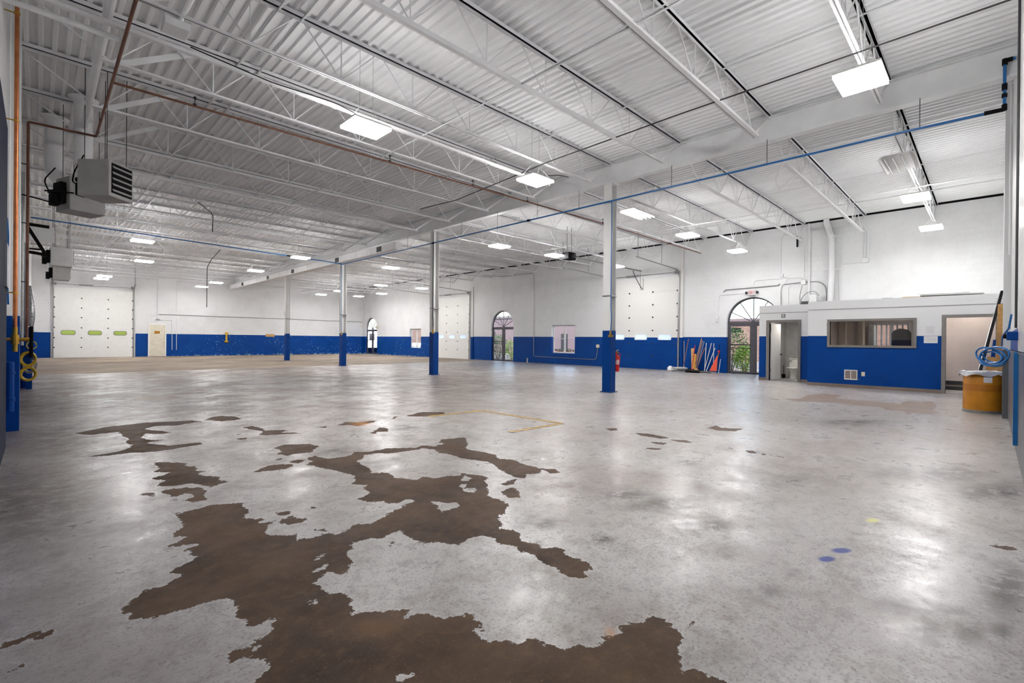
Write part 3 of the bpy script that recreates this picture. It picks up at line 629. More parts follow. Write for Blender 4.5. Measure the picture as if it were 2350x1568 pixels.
# bridging angles across the joists
for x, z, nm in ((2.45, 6.17, 'paired roof bridging angle nearest the left wall'), (2.78, 6.17, 'second roof bridging angle from the left wall'), (8.45, 6.17, 'roof bridging angle over the left bay beside the girder'), (13.4, 6.17, 'roof bridging angle just right of the girder'), (16.6, 6.17, 'roof bridging angle over the middle of the right bay'), (19.6, 6.17, 'roof bridging angle nearest the right wall'), (5.45, 5.49, 'lower bridging angle tying the joist bottoms in the left bay'), (16.2, 5.49, 'lower bridging angle tying the joist bottoms in the right bay')):
    tag(MB().box(x-.018, x+.018, YN, YF, z-.003, z+.003).box(x-.018, x-.014, YN, YF, z-.03, z+.003).build('bridging_angle', M['white_steel']), 'long thin white '+nm, 'bridging', 'roof bridging angles')
# broad white wooden-look nailer plates seen as wide diagonal braces at the left wall
for k in range(3, 8):
    y = jy[k]
    tag(MB().obox((.78, y+.03, 5.5), (1.95, y+.03, 6.19), .09, .012, (0,1,0)).build('brace_plate', M['white_steel']), 'broad white diagonal brace plate on the %s left bay joist' % ordn(k), 'brace', 'wide brace plates near the left wall')

# ------------------------------------------------------------------ lights
def led():
    r = thing('led_high_bay', '', 'ceiling light', (0, 0, 0))
    MB().box(-.335, .335, -.265, .265, .045, .075).build('housing', M['white_smooth'], r)
    MB().box(-.328, .328, -.258, .258, 0, .004).build('lens', M['led'], r)
    MB().plate(rect(-.33, .33, -.26, .26), [rect(-.327, .327, -.257, .257)], .002, .045, 'z').build('side_fill_glow', M['fill_side'], r)  # glowing rim added to spread fill onto joists and ceiling
    MB().box(-.28, .28, -.21, .21, .075, .08).build('upper_fill_glow', M['fill_up'], r)  # glowing top added to brighten the roof deck
    for s in (-1, 1): MB().tube([(.28*s, -.22, .07), (.12*s, 0, .35), (.28*s, .22, .07)], .003, 4).tube([(.12*s, 0, .35), (.12*s, 0, 1.313)], .003, 4).build('hanger_wire', M['galv'], r)
    return r
LED = [(3.93, 7.52, 'in front of the white channel, nearest large one at left'), (7.87, 7.22, 'left of the nearest column top'), (7.90, 1.27, 'biggest and brightest, at the top right of the view'), (15.20, 1.31, 'high in the right bay above the office'), (19.47, 1.31, 'rightmost, against the wall over the office roof'),  # positions from image pixels, then scaled about the camera to hang lower
 (15.45, 7.20, 'right of the nearest column, before the dark eave line'), (19.42, 7.03, 'over the exit sign by the right wall'), (12.45, 13.24, 'just right of the second column'), (15.35, 12.95, 'beside the black door opener'), (8.23, 21.65, 'at the upper left of the third column'),
 (8.20, 27.71, 'beyond the blue cross pipe, left of the farthest column'), (12.51, 21.26, 'between the second and third columns, right bay'), (2.73, 22.40, 'under the blue cross pipe near the grey heaters'), (3.52, 28.31, 'second beyond the blue cross pipe on the left'), (2.74, 37.11, 'upper of the close pair above the far overhead door'), (2.73, 38.96, 'lower of the close pair above the far door'),
 (8.19, 35.70, 'near the far end of the duct, right of its twin'), (8.15, 39.34, 'crossed by the hanging conduit, far end'), (16.29, 38.48, 'low against the far wall, right of the farthest column'), (19.07, 37.52, 'nearest the far right corner of the hall'), (16.15, 28.69, 'upper of two before the far arched door'), (19.16, 33.87, 'lower of two before the far arched door'), (19.04, 28.16, 'before the white overhead door, right of column'), (19.58, 12.67, 'half hidden behind the nearest column'), (16.03, 34.55, 'half hidden behind the third column')]
LED.append((3.93, 1.34, 'added out of view by the near wall as fill'))  # unseen extra light added to brighten the near floor and ceiling
p0 = led()
for k, (x, y, l) in enumerate(LED):
    lab = 'square white lit ceiling light ' + l
    if k == 0: p0.location = (x, y, 4.95); p0['label'] = lab; p0['group'] = 'lit ceiling lights'
    else: dup(p0, (x, y, 4.95), label=lab, group='lit ceiling lights')
def fluo(loc, lab, on):
    r = thing('fluorescent_fixture', lab, 'ceiling light', loc, world=False)
    MB().plate([(-.3, .0), (-.3, .02), (-.22, .07), (.22, .07), (.3, .02), (.3, .0), (.28, .0), (.21, .055), (-.21, .055), (-.28, 0)], [], -.6, .6, 'x').build('reflector', M['white_smooth'], r)
    for a in (-.2, -.07, .07, .2): MB().cyl((-.58, a, .012), (.58, a, .012), .016, 10).build('tube_lamp', M['tube_on'] if on else M['white_plastic'], r)
    for a in (-.4, .4): MB().tube([(a, -.15, .06), (a, 0, .4), (a, .15, .06)], .003, 4).cyl((a, 0, .4), (a, 0, 1.0), .003, 4).build('hanger_chain', M['galv'], r)
fluo((12.6, 7.4, 5.15), 'lit multi-tube fluorescent fixture to the right of the nearest column top', True)
fluo((12.8, 1.36, 5.15), 'unlit white fluorescent fixture hanging under the blue pipe at upper right', False)
# ------------------------------------------------------------------ duct along the girder
dk = thing('air_duct', 'long rectangular white air duct with square outlets along the far half of the girder', 'duct', (10.75, 28, 5.165), world=True)
MB().box(10.62, 10.93, 17.7, 42.2, 5.20, 5.52).build('duct_run', M['white_steel'], dk, bevel=.005)
sm = MB()
for k in range(17): y = 18.3+1.45*k; sm.box(10.612, 10.938, y, y+.025, 5.195, 5.528)
sm.build('seam_flange', M['white_steel'], dk)
for y in (19.05, 23.22, 29.11, 33.42, 38.9): MB().box(10.606, 10.622, y-.2, y+.2, 5.24, 5.46).build('outlet_grille', M['dark_steel'], dk)
# ------------------------------------------------------------------ blue compressed air main
ap = thing('compressed_air_pipe', 'long blue air pipe crossing the hall under the girder', 'pipe', (10.95, 10, 5.165), world=True)
MB().tube(bend([(10.97, YN+.02, 5.95), (10.97, -.13, 5.95), (10.97, -.13, 5.165), (10.9, 1.0, 5.165), (10.9, 23.0, 5.165)], .05), .022, 10).build('main_run', M['blue_gloss'], ap)
MB().tube([(10.9, 23.0, 5.165), (10.9, 23.15, 5.165), (9.8, 22.9, 5.165), (-.2, 21.6, 5.165)], .022, 8).build('branch_run', M['blue_gloss'], ap)
for p, q in (((10.97, -.13, 5.88), (10.97, -.13, 5.98)), ((10.97, -.13, 5.48), (10.97, -.13, 5.58)), ((10.97, -.13, 5.36), (10.97, -.13, 5.42)), ((10.97, -.13, 5.15), (10.97, -.13, 5.25)), ((10.97, -.22, 5.95), (10.97, -.14, 5.95)), ((10.95, -.12, 5.165), (10.93, .1, 5.165)), ((10.9, 10.2, 5.165), (10.9, 10.32, 5.165)), ((10.9, 15.3, 5.165), (10.9, 15.42, 5.165)), ((8.0, 22.66, 5.165), (8.15, 22.68, 5.165))):
    MB().cyl(p, q, .034, 10).build('coupling', M['black'], ap)
for y in (.9, 3.36, 5.5, 8.3, 9.9, 11.7, 13.6, 17.2, 19.6, 21.8): MB().cyl((10.9, y, 5.165), (10.9, y, 5.69), .006, 6).build('hanger_rod', M['dark_steel'], ap)
for y, z1, n in ((7.20, 1.62, 1), (15.34, 1.75, 2), (23.28, 1.7, 1)):
    MB().tube(bend([(10.9, y, 5.165), (10.9, y, 2.3), (10.9, y-.03, 2.0), (10.92, y+.02, z1)], .1), .014, 8).build('drop_pipe', M['blue_gloss'] if y != 15.34 else M['dark_steel'], ap)
    MB().cyl((10.92, y+.02, z1-.1), (10.92, y+.02, z1+.05), .026, 8).box(10.90, 10.94, y-.06, y+.08, z1-.12, z1-.06).build('valve', M['brass'], ap)
tag(MB().tube(bend([(10.93, 15.42, 5.6), (10.93, 15.42, 1.9)], .05), .014, 8).build('conduit', M['galv']), 'grey conduit running down the second nearest column', 'conduit', 'conduits on columns')
tag(MB().tube(bend([(10.93, 23.5, 5.6), (10.93, 23.5, 1.75)], .05), .014, 8).build('conduit', M['galv']), 'thin conduit running down the third column with a small box', 'conduit', 'conduits on columns')
tag(MB().box(10.86, 10.93, 31.05, 31.2, 2.8, 3.05).cyl((10.9, 31.12, 2.8), (10.9, 31.12, 1.6), .015).build('switch_box', M['white_plastic']), 'small white box with conduit on the farthest column', 'electrical box')
# ------------------------------------------------------------------ rusty sprinkler pipes
sp = thing('sprinkler_pipe', 'rusty brown pipe with small upright heads crossing under the joists', 'pipe', (0.8, 9.5, 5.4), world=True)
MB().tube(bend([(.80, YN, 5.4), (.80, 12.67, 5.4), (-.16, 12.74, 5.4), (-.16, 12.74, 1.35)], .03), .022, 10).build('left_run', M['rusty'], sp)
MB().tube([(.80, 9.8, 5.4), (13.9, 9.33, 5.4), (21.3, 9.3, 5.42)], .020, 8).build('cross_run', M['rusty'], sp)
for x in (1.9, 5.62, 8.0, 10.0, 13.6):
    y = 9.8-.036*(x-.8); MB().cyl((x, y, 5.4), (x, y, 5.52), .008, 6).cyl((x, y, 5.52), (x, y, 5.56), .022, 8).cyl((x, y, 5.40), (x, y, 5.44), .03, 8).build('sprinkler_head', M['dark_steel'], sp)
for y in (3.3, 7.3, 11.4): MB().cyl((.8, y, 5.4), (.8, y, 5.5), .010, 6).build('pipe_hanger', M['dark_steel'], sp)
for z in (4.6, 3.5, 2.4): MB().cyl((XL, 12.74, z), (-.14, 12.74, z), .010, 6).build('pipe_hanger', M['dark_steel'], sp)
tag(MB().tube(bend([(.62, YN, 5.62), (.62, 13.2, 5.62)], .03), .055, 14).build('white_main_pipe', M['white_steel']), 'thick white pipe beside the rusty pipe near the left wall', 'pipe')
tag(MB().tube([(XL, 8.35, 5.42), (.75, 8.37, 5.42)], .04, 12).build('white_branch_pipe', M['white_steel']), 'short fat white pipe from the left wall to the thick white pipe', 'pipe')
hb = thing('pipe_hub', 'square white hub box with a fat pipe rising from it, top left', 'pipe box', (1.25, 7.5, 5.45), world=True)
MB().box(1.10, 1.38, 7.36, 7.64, 5.36, 5.46).build('hub_box', M['white_steel'], hb, bevel=.01)
MB().cyl((1.25, 7.5, 5.46), (1.55, 6.3, 6.2), .045, 12).build('riser', M['white_steel'], hb)
# channels and conduits hung under joists
def chan(pts, lab, w_=.07, h_=.05, m='white_steel', nm='cable_channel', cat='cable channel', g='channels under the joists'):
    b = MB()
    for p, q in zip(pts[:-1], pts[1:]): b.obox(p, q, w_, h_)
    return tag(b.build(nm, M[m]), lab, cat, g)
chan([(XL, 8.05, 5.44), (5.0, 8.1, 5.44), (9.4, 8.12, 5.44)], 'long white channel above the nearest large light of the left bay')
chan([(2.3, 5.33, 5.46), (8.6, 5.33, 5.46)], 'white channel under the third left bay joist, left of the nearest column')
chan([(XL, 15.0, 5.45), (5.5, 15.1, 5.45)], 'white channel starting over the grey heaters')
chan([(12.0, 3.3, 5.46), (21.2, 3.3, 5.46)], 'twin white channel in the right bay ending over the office')
chan([(12.0, 5.3, 5.46), (21.4, 5.3, 5.46)], 'twin white channel in the right bay ending near the tall white vent pipe')
chan([(3.2, 3.27, 5.46), (10.0, 3.27, 5.46)], 'white channel with a rusty clamp under the second left bay joist')
def cond(pts, lab, r_=.012, m='galv', bd=.08, nm='conduit', cat='conduit', g=None):
    return tag(MB().tube(bend(pts, bd), r_, 6).build(nm, M[m]), lab, cat, g)
cond([(8.1, YN, 5.46), (8.1, 1.2, 5.46), (8.1, 4.0, 5.46), (8.2, 7.1, 5.46), (8.6, 11.0, 5.46), (8.7, 13, 5.6)], 'thin blue-grey conduit snaking across the joists left of the girder', .012, 'dark_steel')
cond([(5.34, YN, 5.46), (5.34, 3.28, 5.46), (5.39, 5.32, 5.46)], 'thin white conduit between the second and third left bay joists at the top', .010, 'white_steel')
cond([(1.5, 8.02, 5.5), (2.6, 8.02, 5.42), (3.6, 8.02, 5.47), (4.0, 8.0, 5.40), (4.1, 7.9, 5.2)], 'black cable sagging down to the nearest large light of the left bay', .008, 'black', .1, 'cable', 'cable')
cond([(9.4, 7.5, 5.5), (9.0, 7.5, 5.45), (8.5, 7.5, 5.3), (8.25, 7.5, 5.16)], 'black cable dropping to the light left of the nearest column', .008, 'black', .1, 'cable', 'cable')
cond([(6.0, 25.5, 5.5), (6.1, 27.5, 5.3), (6.13, 28.5, 5.0), (6.13, 28.5, 2.95)], 'thin dark conduit hanging down in mid-air before the far wall', .018, 'dark_steel', .2)
cond([(3.4, 17.0, 5.5), (3.9, 17.4, 5.3), (3.9, 17.5, 4.75)], 'short dark conduit hanging from the joists left of the duct', .012, 'dark_steel', .15)
cond([(11.9, 3.3, 5.5), (11.9, 3.5, 5.1), (12.3, 3.5, 4.95), (12.9, 3.3, 5.45)], 'white conduit looping under the girder near the blue pipe', .016, 'white_steel', .1)

# ------------------------------------------------------------------ gas unit heaters
def heater(loc, rz, lab, s=1.0, full=True):
    r = thing('unit_heater', lab, 'heater', loc, rz, group='grey ceiling heaters by the left wall')
    a, b, h = .29*s, .27*s, .33*s
    MB().box(-a, a, -b, b, -h, h).build('casing', M['heater_grey'], r, bevel=.015)
    MB().box(a, a+.012, -b+.05, b-.04, -h+.07, h-.05).build('outlet_opening', M['black'], r)
    for k in range(5): MB().obox((a+.02, -b+.06, -h+.12+k*.105*s), (a+.02, b-.05, -h+.12+k*.105*s), .05, .006, (1,0,.6)).build('louver_blade', M['heater_grey'], r)
    MB().lathe((-a-.02, 0, 0), [(.02, -.02), (.2*s, -.02), (.2*s, .02), (.02, .02)], 16).build('fan_guard', M['black'], r)
    MB().box(-a-.10, -a, -.16, .16, -.22, .22).box(-a-.2, -a-.08, -.10, .08, -.28, -.04).build('burner_box', M['black'], r, bevel=.02)
    m = MB()
    for sy in (-1, 1): m.cyl((-a*.7, sy*b*.8, h), (-a*.7, sy*b*.8, 6.263-loc[2]), .006, 6).cyl((a*.7, sy*b*.8, h), (a*.7, sy*b*.8, 6.263-loc[2]), .006, 6)
    m.build('hanger_rod', M['dark_steel'], r)
    if full: MB().tube(bend([(-a-.06, -.1, -.1), (-a-.25, -.1, -.05), (-a-.3, 0, .2), (-a-.12, 0, .5)], .1), .012, 6).tube(bend([(-a-.2, -.12, -.25), (-a-.5, -.12, -.22), (-a-.75, -.1, -.2)], .1), .014, 6).build('gas_line', M['black'], r)
    return r
heater((.87, 11.64, 4.27), -PI/4, 'biggest grey unit heater with black louvers, nearest one')
heater((.62, 13.65, 4.33), math.radians(20), 'second grey unit heater, its dark burner side showing', 1.05)
heater((.55, 23.5, 4.2), math.radians(4), 'upper of the two small distant grey heaters', 1.0, False)
heater((.67, 28.9, 4.15), math.radians(4), 'lower of the two small distant grey heaters', .95, False)
def flue(x, y, z0, lab, r_=.15, elbow=None):
    r = thing('flue_pipe', lab, 'flue pipe', (x, y, z0), world=True, group='white flue pipes')
    P = ([elbow] if elbow else []) + [(x, y, z0), (x, y, 6.2)]
    MB().tube(bend(P, .2), r_, 20).build('stack', M['white_steel'], r, smooth=True)
    MB().lathe((x, y, 6.12), [(r_+.02, 0), (r_+.09, .08)], 20).build('roof_flashing', M['white_steel'], r)
    MB().lathe((x, y, (z0+6.2)/2), [(r_+.008, -.02), (r_+.014, 0), (r_+.008, .02)], 20).build('seam_ring', M['white_steel'], r)
flue(.62, 13.0, 4.85, 'fat white flue rising behind the biggest grey heater', .15)
flue(.22, 14.6, 4.95, 'fat white flue with an elbow into the second grey heater', .16, (.5, 14.2, 4.66))
tag(MB().box(-.25, .35, 22.3, 22.5, 4.55, 5.05).build('duct_board', M['white_steel'], bevel=.01), 'pale square board above the small distant heaters', 'board')

# ------------------------------------------------------------------ left wall services
cp = thing('copper_pipe', 'tall bright copper pipe ending in a brass valve at the left edge', 'pipe', (-.222, 9.0, 1.2), world=True)
MB().cyl((-.222, 9.0, 1.5), (-.222, 9.0, 6.25), .0225, 14).build('pipe_run', M['copper'], cp, smooth=True)
for z in (1.95, 4.2, 5.6): MB().cyl((XL, 9.0, z), (-.2, 9.0, z), .008, 6).lathe((-.222, 9.0, z), [(.03, -.012), (.03, .012)], 12).build('pipe_clamp', M['brass'], cp)
v = MB().cyl((-.222, 9.0, 1.18), (-.222, 9.0, 1.50), .028, 12).cyl((-.222, 9.0, 1.28), (-.222, 9.0, 1.40), .042, 12).cyl((XL, 9.0, 1.34), (-.10, 9.0, 1.34), .02, 10).cyl((-.15, 9.0, 1.34), (-.09, 9.0, 1.34), .028, 10)
v.build('valve', M['brass'], cp)
b = MB().cyl((-.265, 8.8, .42), (-.265, 8.8, 1.05), .045, 14).cyl((-.265, 8.8, .9), (-.265, 8.8, .93), .055, 14).cyl((-.265, 8.8, .55), (-.265, 8.8, .6), .055, 14).box(-.34, -.30, 8.74, 8.86, .85, .92)
tag(b.build('drip_leg', M['blue_paint']), 'thick blue painted pipe stub below the brass valve', 'pipe')
tag(MB().box(XL, -.20, 10.0, 10.25, 0, 6.2).build('wall_column', M['column_paint']), 'white and blue wall column right behind the copper pipe', 'column', 'left wall columns')
tag(MB().box(XL, -.20, 18.0, 18.25, 0, 6.2).build('wall_column', M['column_paint']), 'white and blue wall column beyond the yellow hoses', 'column', 'left wall columns')
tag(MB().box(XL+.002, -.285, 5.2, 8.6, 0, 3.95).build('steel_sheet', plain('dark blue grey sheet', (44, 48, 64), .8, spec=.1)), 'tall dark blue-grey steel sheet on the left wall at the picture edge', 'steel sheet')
tag(MB().box(-.285, -.26, 7.9, 8.35, 1.95, 2.45).build('switch_plate', plain('grey plate', (120, 124, 136), .5)), 'grey box on the tall dark steel sheet', 'box')
k = 0
for x, y, z0, z1, r_, mm, lb in ((-.30, 9.6, 1.8, 6.2, .012, 'white_steel', 'thin white conduit left of the copper pipe'), (-.30, 10.9, 1.9, 6.2, .018, 'white_steel', 'white conduit just beyond the wall column'), (-.27, 11.6, 1.2, 6.2, .02, 'white_steel', 'thicker white conduit in the bundle on the left wall'), (-.26, 12.2, 1.4, 4.4, .028, 'galv', 'shiny grey conduit of the bundle on the left wall'), (-.24, 13.4, 1.2, 4.6, .03, 'galv', 'shiny conduit behind the rusty riser'), (-.2, 14.0, 1.4, 3.3, .035, 'shiny', 'short shiny pipe behind the rusty riser'), (-.3, 11.2, 0, 1.6, .03, 'blue_paint', 'blue vertical pipe low on the left wall')):
    tag(MB().cyl((x, y, z0), (x, y, z1), r_, 10).box(XL, x, y-.01, y+.01, (z0+z1)/2, (z0+z1)/2+.03).box(XL, x, y-.01, y+.01, z0+.1, z0+.13).build('conduit', M[mm]), lb, 'conduit', 'upright pipes on the left wall')
tag(MB().tube([(-.13, 15, 1.60), (-.12, 15, 1.8), (-.12, 15.0, 2.1), (-.15, 15.1, 2.5)], [.05, .062, .06, .03], 14).build('foil_duct', M['foil'], smooth=True), 'wrinkled silver foil wrapped tube on the left wall', 'duct')
tag(MB().cyl((-.12, 15.1, .9), (-.12, 15.1, 1.6), .035, 12).build('black_tube', M['black']), 'black tube hanging below the silver foil tube', 'tube')
tag(MB().box(-.24, -.12, 17.62, 17.78, 0, 1.62).build('guard_post', M['blue_paint']), 'blue post on the floor under the coiled yellow hoses', 'post')
tag(MB().box(XL, -.12, 15.6, 15.9, .75, 1.55).build('hose_bracket', M['blue_paint'], bevel=.02), 'blue bracket carrying the yellow hoses', 'bracket')
def coil(c, R, n, m, lab, nm='coiled_hose', sq=1.0, ax='y', seed=1, wob=.12):
    rd = random.Random(seed); P = []
    for i in range(n*20):
        a = 2*PI*i/20; q = R*(1+wob*math.sin(a*.37+seed)+rd.uniform(-.01, .01)); u_, w_ = q*math.cos(a)+wob*.3*R*math.sin(a*.23), q*sq*math.sin(a+wob*math.sin(a*.19)); o_ = .05*math.sin(a*.21+seed)
        P.append((c[0]+u_, c[1]+o_, c[2]+w_) if ax == 'y' else (c[0]+u_*.7+o_, c[1]+u_*.7, c[2]+w_))
    return tag(MB().tube(P, .012, 6).build(nm, M[m]), lab, 'hose')
coil((-.17, 15.5, .86), .12, 7, 'yellow_hose', 'yellow coiled air hose, upper coil on the left wall', sq=1.25, seed=1)
coil((-.17, 15.5, .52), .12, 6, 'yellow_hose', 'yellow coiled air hose, lower coil on the left wall', sq=1.2, seed=2)
coil((-.15, 15.7, .72), .11, 4, 'galv', 'pale grey hose tangled with the yellow coils', sq=1.6, seed=3)
coil((-.12, 15.4, 1.18), .09, 1, 'yellow_hose', 'single orange-yellow hose loop above the yellow coils', sq=1.1, seed=4)
br = thing('wall_bracket', 'black triangular steel bracket on the left wall below the blue pipe', 'bracket', (XL, 21.2, 4.3), world=True)
b = MB().obox((-.3, 21.2, 4.88), (.22, 21.2, 4.86), .06, .09).obox((-.27, 21.2, 4.8), (.12, 21.2, 4.02), .09, .09, (0,1,0)).obox((-.3, 21.2, 4.02), (.15, 21.2, 3.97), .06, .09).obox((-.3, 21.2, 4.12), (.02, 21.2, 4.12), .04, .05)
b.build('arm', M['black'], br); MB().box(XL, -.26, 21.1, 21.3, 3.9, 5.2).build('back_plate', M['black'], br)
tag(MB().cyl((-.27, 11.0, 4.15), (-.27, 11.0, 4.28), .05, 14).build('junction_box', M['white_plastic']), 'round white junction box on the left wall conduits', 'electrical box')
cond([(-.3, 8.9, 2.9), (-.29, 9.0, 2.7), (-.3, 9.1, 2.2), (-.29, 9.15, 1.8)], 'pale blue cable wandering down left of the copper pipe', .012, 'blue_gloss', .1, 'cable', 'cable')

# ------------------------------------------------------------------ far wall details
cond([(6.06, 42.27, 5.9), (6.06, 42.27, 4.6), (6.06, 42.27, 2.66)], 'white conduit running down the far wall to the lamp box over the cream door', .018, 'white_steel', .1)
cond([(6.13, 42.27, 3.03), (9.84, 42.27, 3.02), (14.5, 42.27, 3.03), (21.9, 42.27, 3.0)], 'long horizontal grey conduit across the far wall', .02, 'galv', .1)
cond([(7.17, 42.27, 5.6), (7.19, 42.27, .46)], 'white vertical conduit right of the cream door', .015, 'white_steel', .1)
cond([(6.1, 42.27, 2.64), (6.9, 42.27, 2.64), (6.92, 42.27, .46)], 'white conduit bending around the cream door', .015, 'white_steel', .1)
tag(MB().lathe((6.06, 42.22, 2.66), [(.13, -.04), (.13, .0), (.05, .05)], 12, sy=.4).build('lamp_box', M['galv']), 'small round lamp box over the cream door', 'electrical box')
tag(MB().plate(rect(8.95, 9.67, 1.73, 2.39), [rect(8.975, 9.645, 1.755, 2.365)], 42.28, 42.3, 'y').box(9.28, 9.33, 42.28, 42.3, 2.03, 2.08).build('access_panel', M['white_smooth']), 'square white access panel on the far wall', 'panel')
hy = thing('eyewash_valve', 'orange-yellow hydrant valve on the blue band of the far wall', 'valve', (10.42, 42.2, 1.02), world=True)
MB().cyl((10.42, 42.2, 1.1), (10.42, 42.2, 1.75), .06, 12).build('body', M['yellow_hose'], hy)
MB().lathe((10.42, 42.2, 1.72), [(.12, 0), (.13, .06), (.06, .1)], 14).build('upper_cap', M['yellow_hose'], hy)
MB().lathe((10.42, 42.2, 1.02), [(.10, 0), (.14, .06), (.12, .14)], 14).build('lower_cap', M['yellow_hose'], hy)
tag(MB().box(13.3, 14.0, 42.29, 42.3, 1.5, 1.72).build('worn_plate', M['wood']), 'faded tan plate at the top of the blue band on the far wall', 'plate')

# ------------------------------------------------------------------ right wall conduits and fittings
XC = XR-.03
def wc(pts, lab, r_=.014, m='white_steel', bd=.1): return cond([(XC, y, z) for y, z in pts], lab, r_, m, bd)
wc([(25.0, 5.9), (23.0, 5.65), (20.3, 5.62), (20.18, 5.5), (20.14, .40), (15.44, .36), (15.33, 1.05)], 'long grey conduit looping under the window left of the nearest column', .018, 'galv', .15)
tag(MB().box(XR-.06, XR, 15.24, 15.42, 1.03, 1.2).build('outlet_box', M['beige']), 'pale outlet box on the blue band left of the nearest column', 'electrical box')
tag(MB().cyl((XR-.12, 20.6, 0), (XR-.12, 20.6, .28), .04, 10).build('pipe_stub', M['beige']), 'short pale pipe stub on the floor beside the middle arched door', 'pipe')
wc([(3.5, 5.95), (5.54, 5.92), (6.1, 5.9), (6.2, 5.78), (6.19, 4.25)], 'thin white conduit high on the right wall above the restroom')
wc([(7.28, 3.72), (7.2, 4.08), (5.45, 4.06), (5.36, 3.95)], 'white conduit rising from the exit sign')
wc([(8.52, 3.66), (8.45, 3.75), (6.26, 3.79), (6.25, 3.86)], 'thick dark conduit bar above the exit sign', .022, 'galv')
wc([(7.56, 3.56), (8.74, 3.53), (8.80, 2.57)], 'white conduit from the exit sign down to the emergency lamp')
wc([(6.15, 4.15), (5.9, 4.1), (6.05, 3.85), (6.17, 3.63), (6.08, 2.78)], 'white cable curving onto the restroom roof', .012)
wc([(6.17, 2.76), (6.17, 3.63), (6.11, 3.82), (5.42, 3.85)], 'grey conduit bending down to the restroom roof', .018, 'galv')
wc([(5.9, 2.76), (5.9, 3.67), (5.79, 3.78), (5.42, 3.8)], 'thin white conduit bending down to the restroom roof beside the grey one')
wc([(5.34, 3.9), (5.35, 5.58), (5.54, 5.79), (6.5, 5.86)], 'white upright conduit above the round junction box')
wc([(5.16, 2.76), (5.16, 5.65), (5.19, 6.2)], 'thick white pipe rising left of the tall white vent', .045, 'white_steel')
wc([(3.35, 4.55), (3.35, 5.7)], 'left one of twin conduits dropping to the wall box over the office')
wc([(3.25, 4.55), (3.26, 5.6), (3.41, 5.87)], 'right one of twin conduits dropping to the wall box over the office')
wc([(3.38, 4.44), (4.05, 4.45), (4.13, 4.35), (4.12, 2.76)], 'white conduit from the wall box down to the office roof')
wc([(5.28, 3.86), (4.84, 3.85), (4.64, 3.71), (4.57, 3.52), (4.55, 2.76)], 'dark cable looping over the compressor on the office roof', .018, 'galv')
for y0, y1, z0, z1, lb in ((6.09, 6.21, 4.13, 4.26, 'small white box at the foot of the thin conduit above the restroom'), (5.26, 5.44, 3.76, 3.95, 'white junction box where the conduits meet over the restroom'), (3.22, 3.42, 4.42, 4.6, 'white box under the twin conduits over the office')):
    tag(MB().box(XR-.09, XR, y0, y1, z0, z1).build('junction_box', M['white_plastic'], bevel=.01), lb, 'electrical box', 'junction boxes on the right wall')
vp = thing('vent_pipe', 'tall fat white vent pipe with a kink rising from the office roof', 'vent pipe', (21.85, 4.4, 2.76), world=True)
MB().tube(bend([(21.84, 4.42, 2.76), (21.84, 4.36, 4.2), (21.84, 4.38, 5.5), (21.84, 4.56, 6.1), (21.84, 4.56, 6.25)], .15), .10, 18).build('stack', M['white_steel'], vp, smooth=True)
for z in (4.28, 5.55): MB().obox((XR-.02, 4.68, z), (XR-.02, 4.08, z), .03, .04).lathe((21.84, 4.37, z), [(.11, -.02), (.11, .02)], 18).build('strap', M['white_steel'], vp)
cs = thing('compressor', 'small white pump unit with looped hoses on the office roof', 'pump', (21.6, 4.95, 2.76), world=True)
MB().box(21.45, 21.75, 4.78, 5.05, 2.82, 3.3).build('housing', M['white_plastic'], cs, bevel=.03)
MB().cyl((21.6, 5.05, 2.95), (21.6, 5.32, 2.95), .10, 14).build('motor', M['dark_steel'], cs)
MB().box(21.4, 21.8, 4.6, 5.35, 2.761, 2.82).build('base_plate', M['dark_steel'], cs)
MB().tube(bend([(21.6, 5.34, 2.78), (21.6, 5.36, 3.15), (21.65, 5.15, 3.42), (21.7, 4.9, 3.45), (21.7, 4.74, 3.25)], .12), .014, 6).tube(bend([(21.7, 5.40, 2.8), (21.7, 5.42, 3.3), (21.8, 5.36, 3.7)], .12), .014, 6).build('hose_loop', M['galv'], cs)
ex = thing('exit_sign', 'white exit sign with red letters and two emergency lamps above the arched door', 'exit sign', (XR-.04, 7.31, 3.42), world=True)
MB().box(XR-.07, XR, 7.16, 7.46, 3.45, 3.68).build('housing', M['white_plastic'], ex, bevel=.01)
redm = plain('exit red', (190, 30, 24), .5)
def letters(par, x, yc, zc, h, txt, mt, sp_=.062, w_=.042, th=.008, axis='x-', t=.009):
    """simple stroke lettering facing -x; reading direction is -y"""
    S = {'E': [((0,0),(0,1)), ((0,0),(1,0)), ((0,.5),(.8,.5)), ((0,1),(1,1))], 'X': [((0,0),(1,1)), ((0,1),(1,0))], 'I': [((.5,0),(.5,1))], 'T': [((.5,0),(.5,1)), ((0,1),(1,1))], 'A': [((0,0),(.5,1)), ((1,0),(.5,1)), ((.2,.4),(.8,.4))]}
    n = len(txt)
    for i, ch in enumerate(txt):
        y0 = yc + (n-1)/2*sp_ - i*sp_ + w_/2; b = MB()
        for (a, c), (d_, e) in S[ch]: b.obox((x, y0-a*w_, zc-h/2+c*h), (x, y0-d_*w_, zc-h/2+e*h), t, t, (1,0,0))
        b.build('letter', mt, par)
letters(ex, XR-.074, 7.31, 3.565, .13, 'EXIT', redm, t=.015)
for s in (-1, 1): MB().lathe((XR-.08, 7.31+s*.22, 3.56), [(.03, -.05), (.055, -.02), (.055, .03), (.02, .06)], 12).build('emergency_lamp', M['dark_steel'], ex)
MB().box(XR-.06, XR-.01, 7.18, 7.44, 3.41, 3.445).build('battery_pack', M['galv'], ex)
el = thing('emergency_light', 'small white emergency lamp on the wall left of the nearest arched door', 'emergency light', (XR, 8.79, 2.3), world=True)
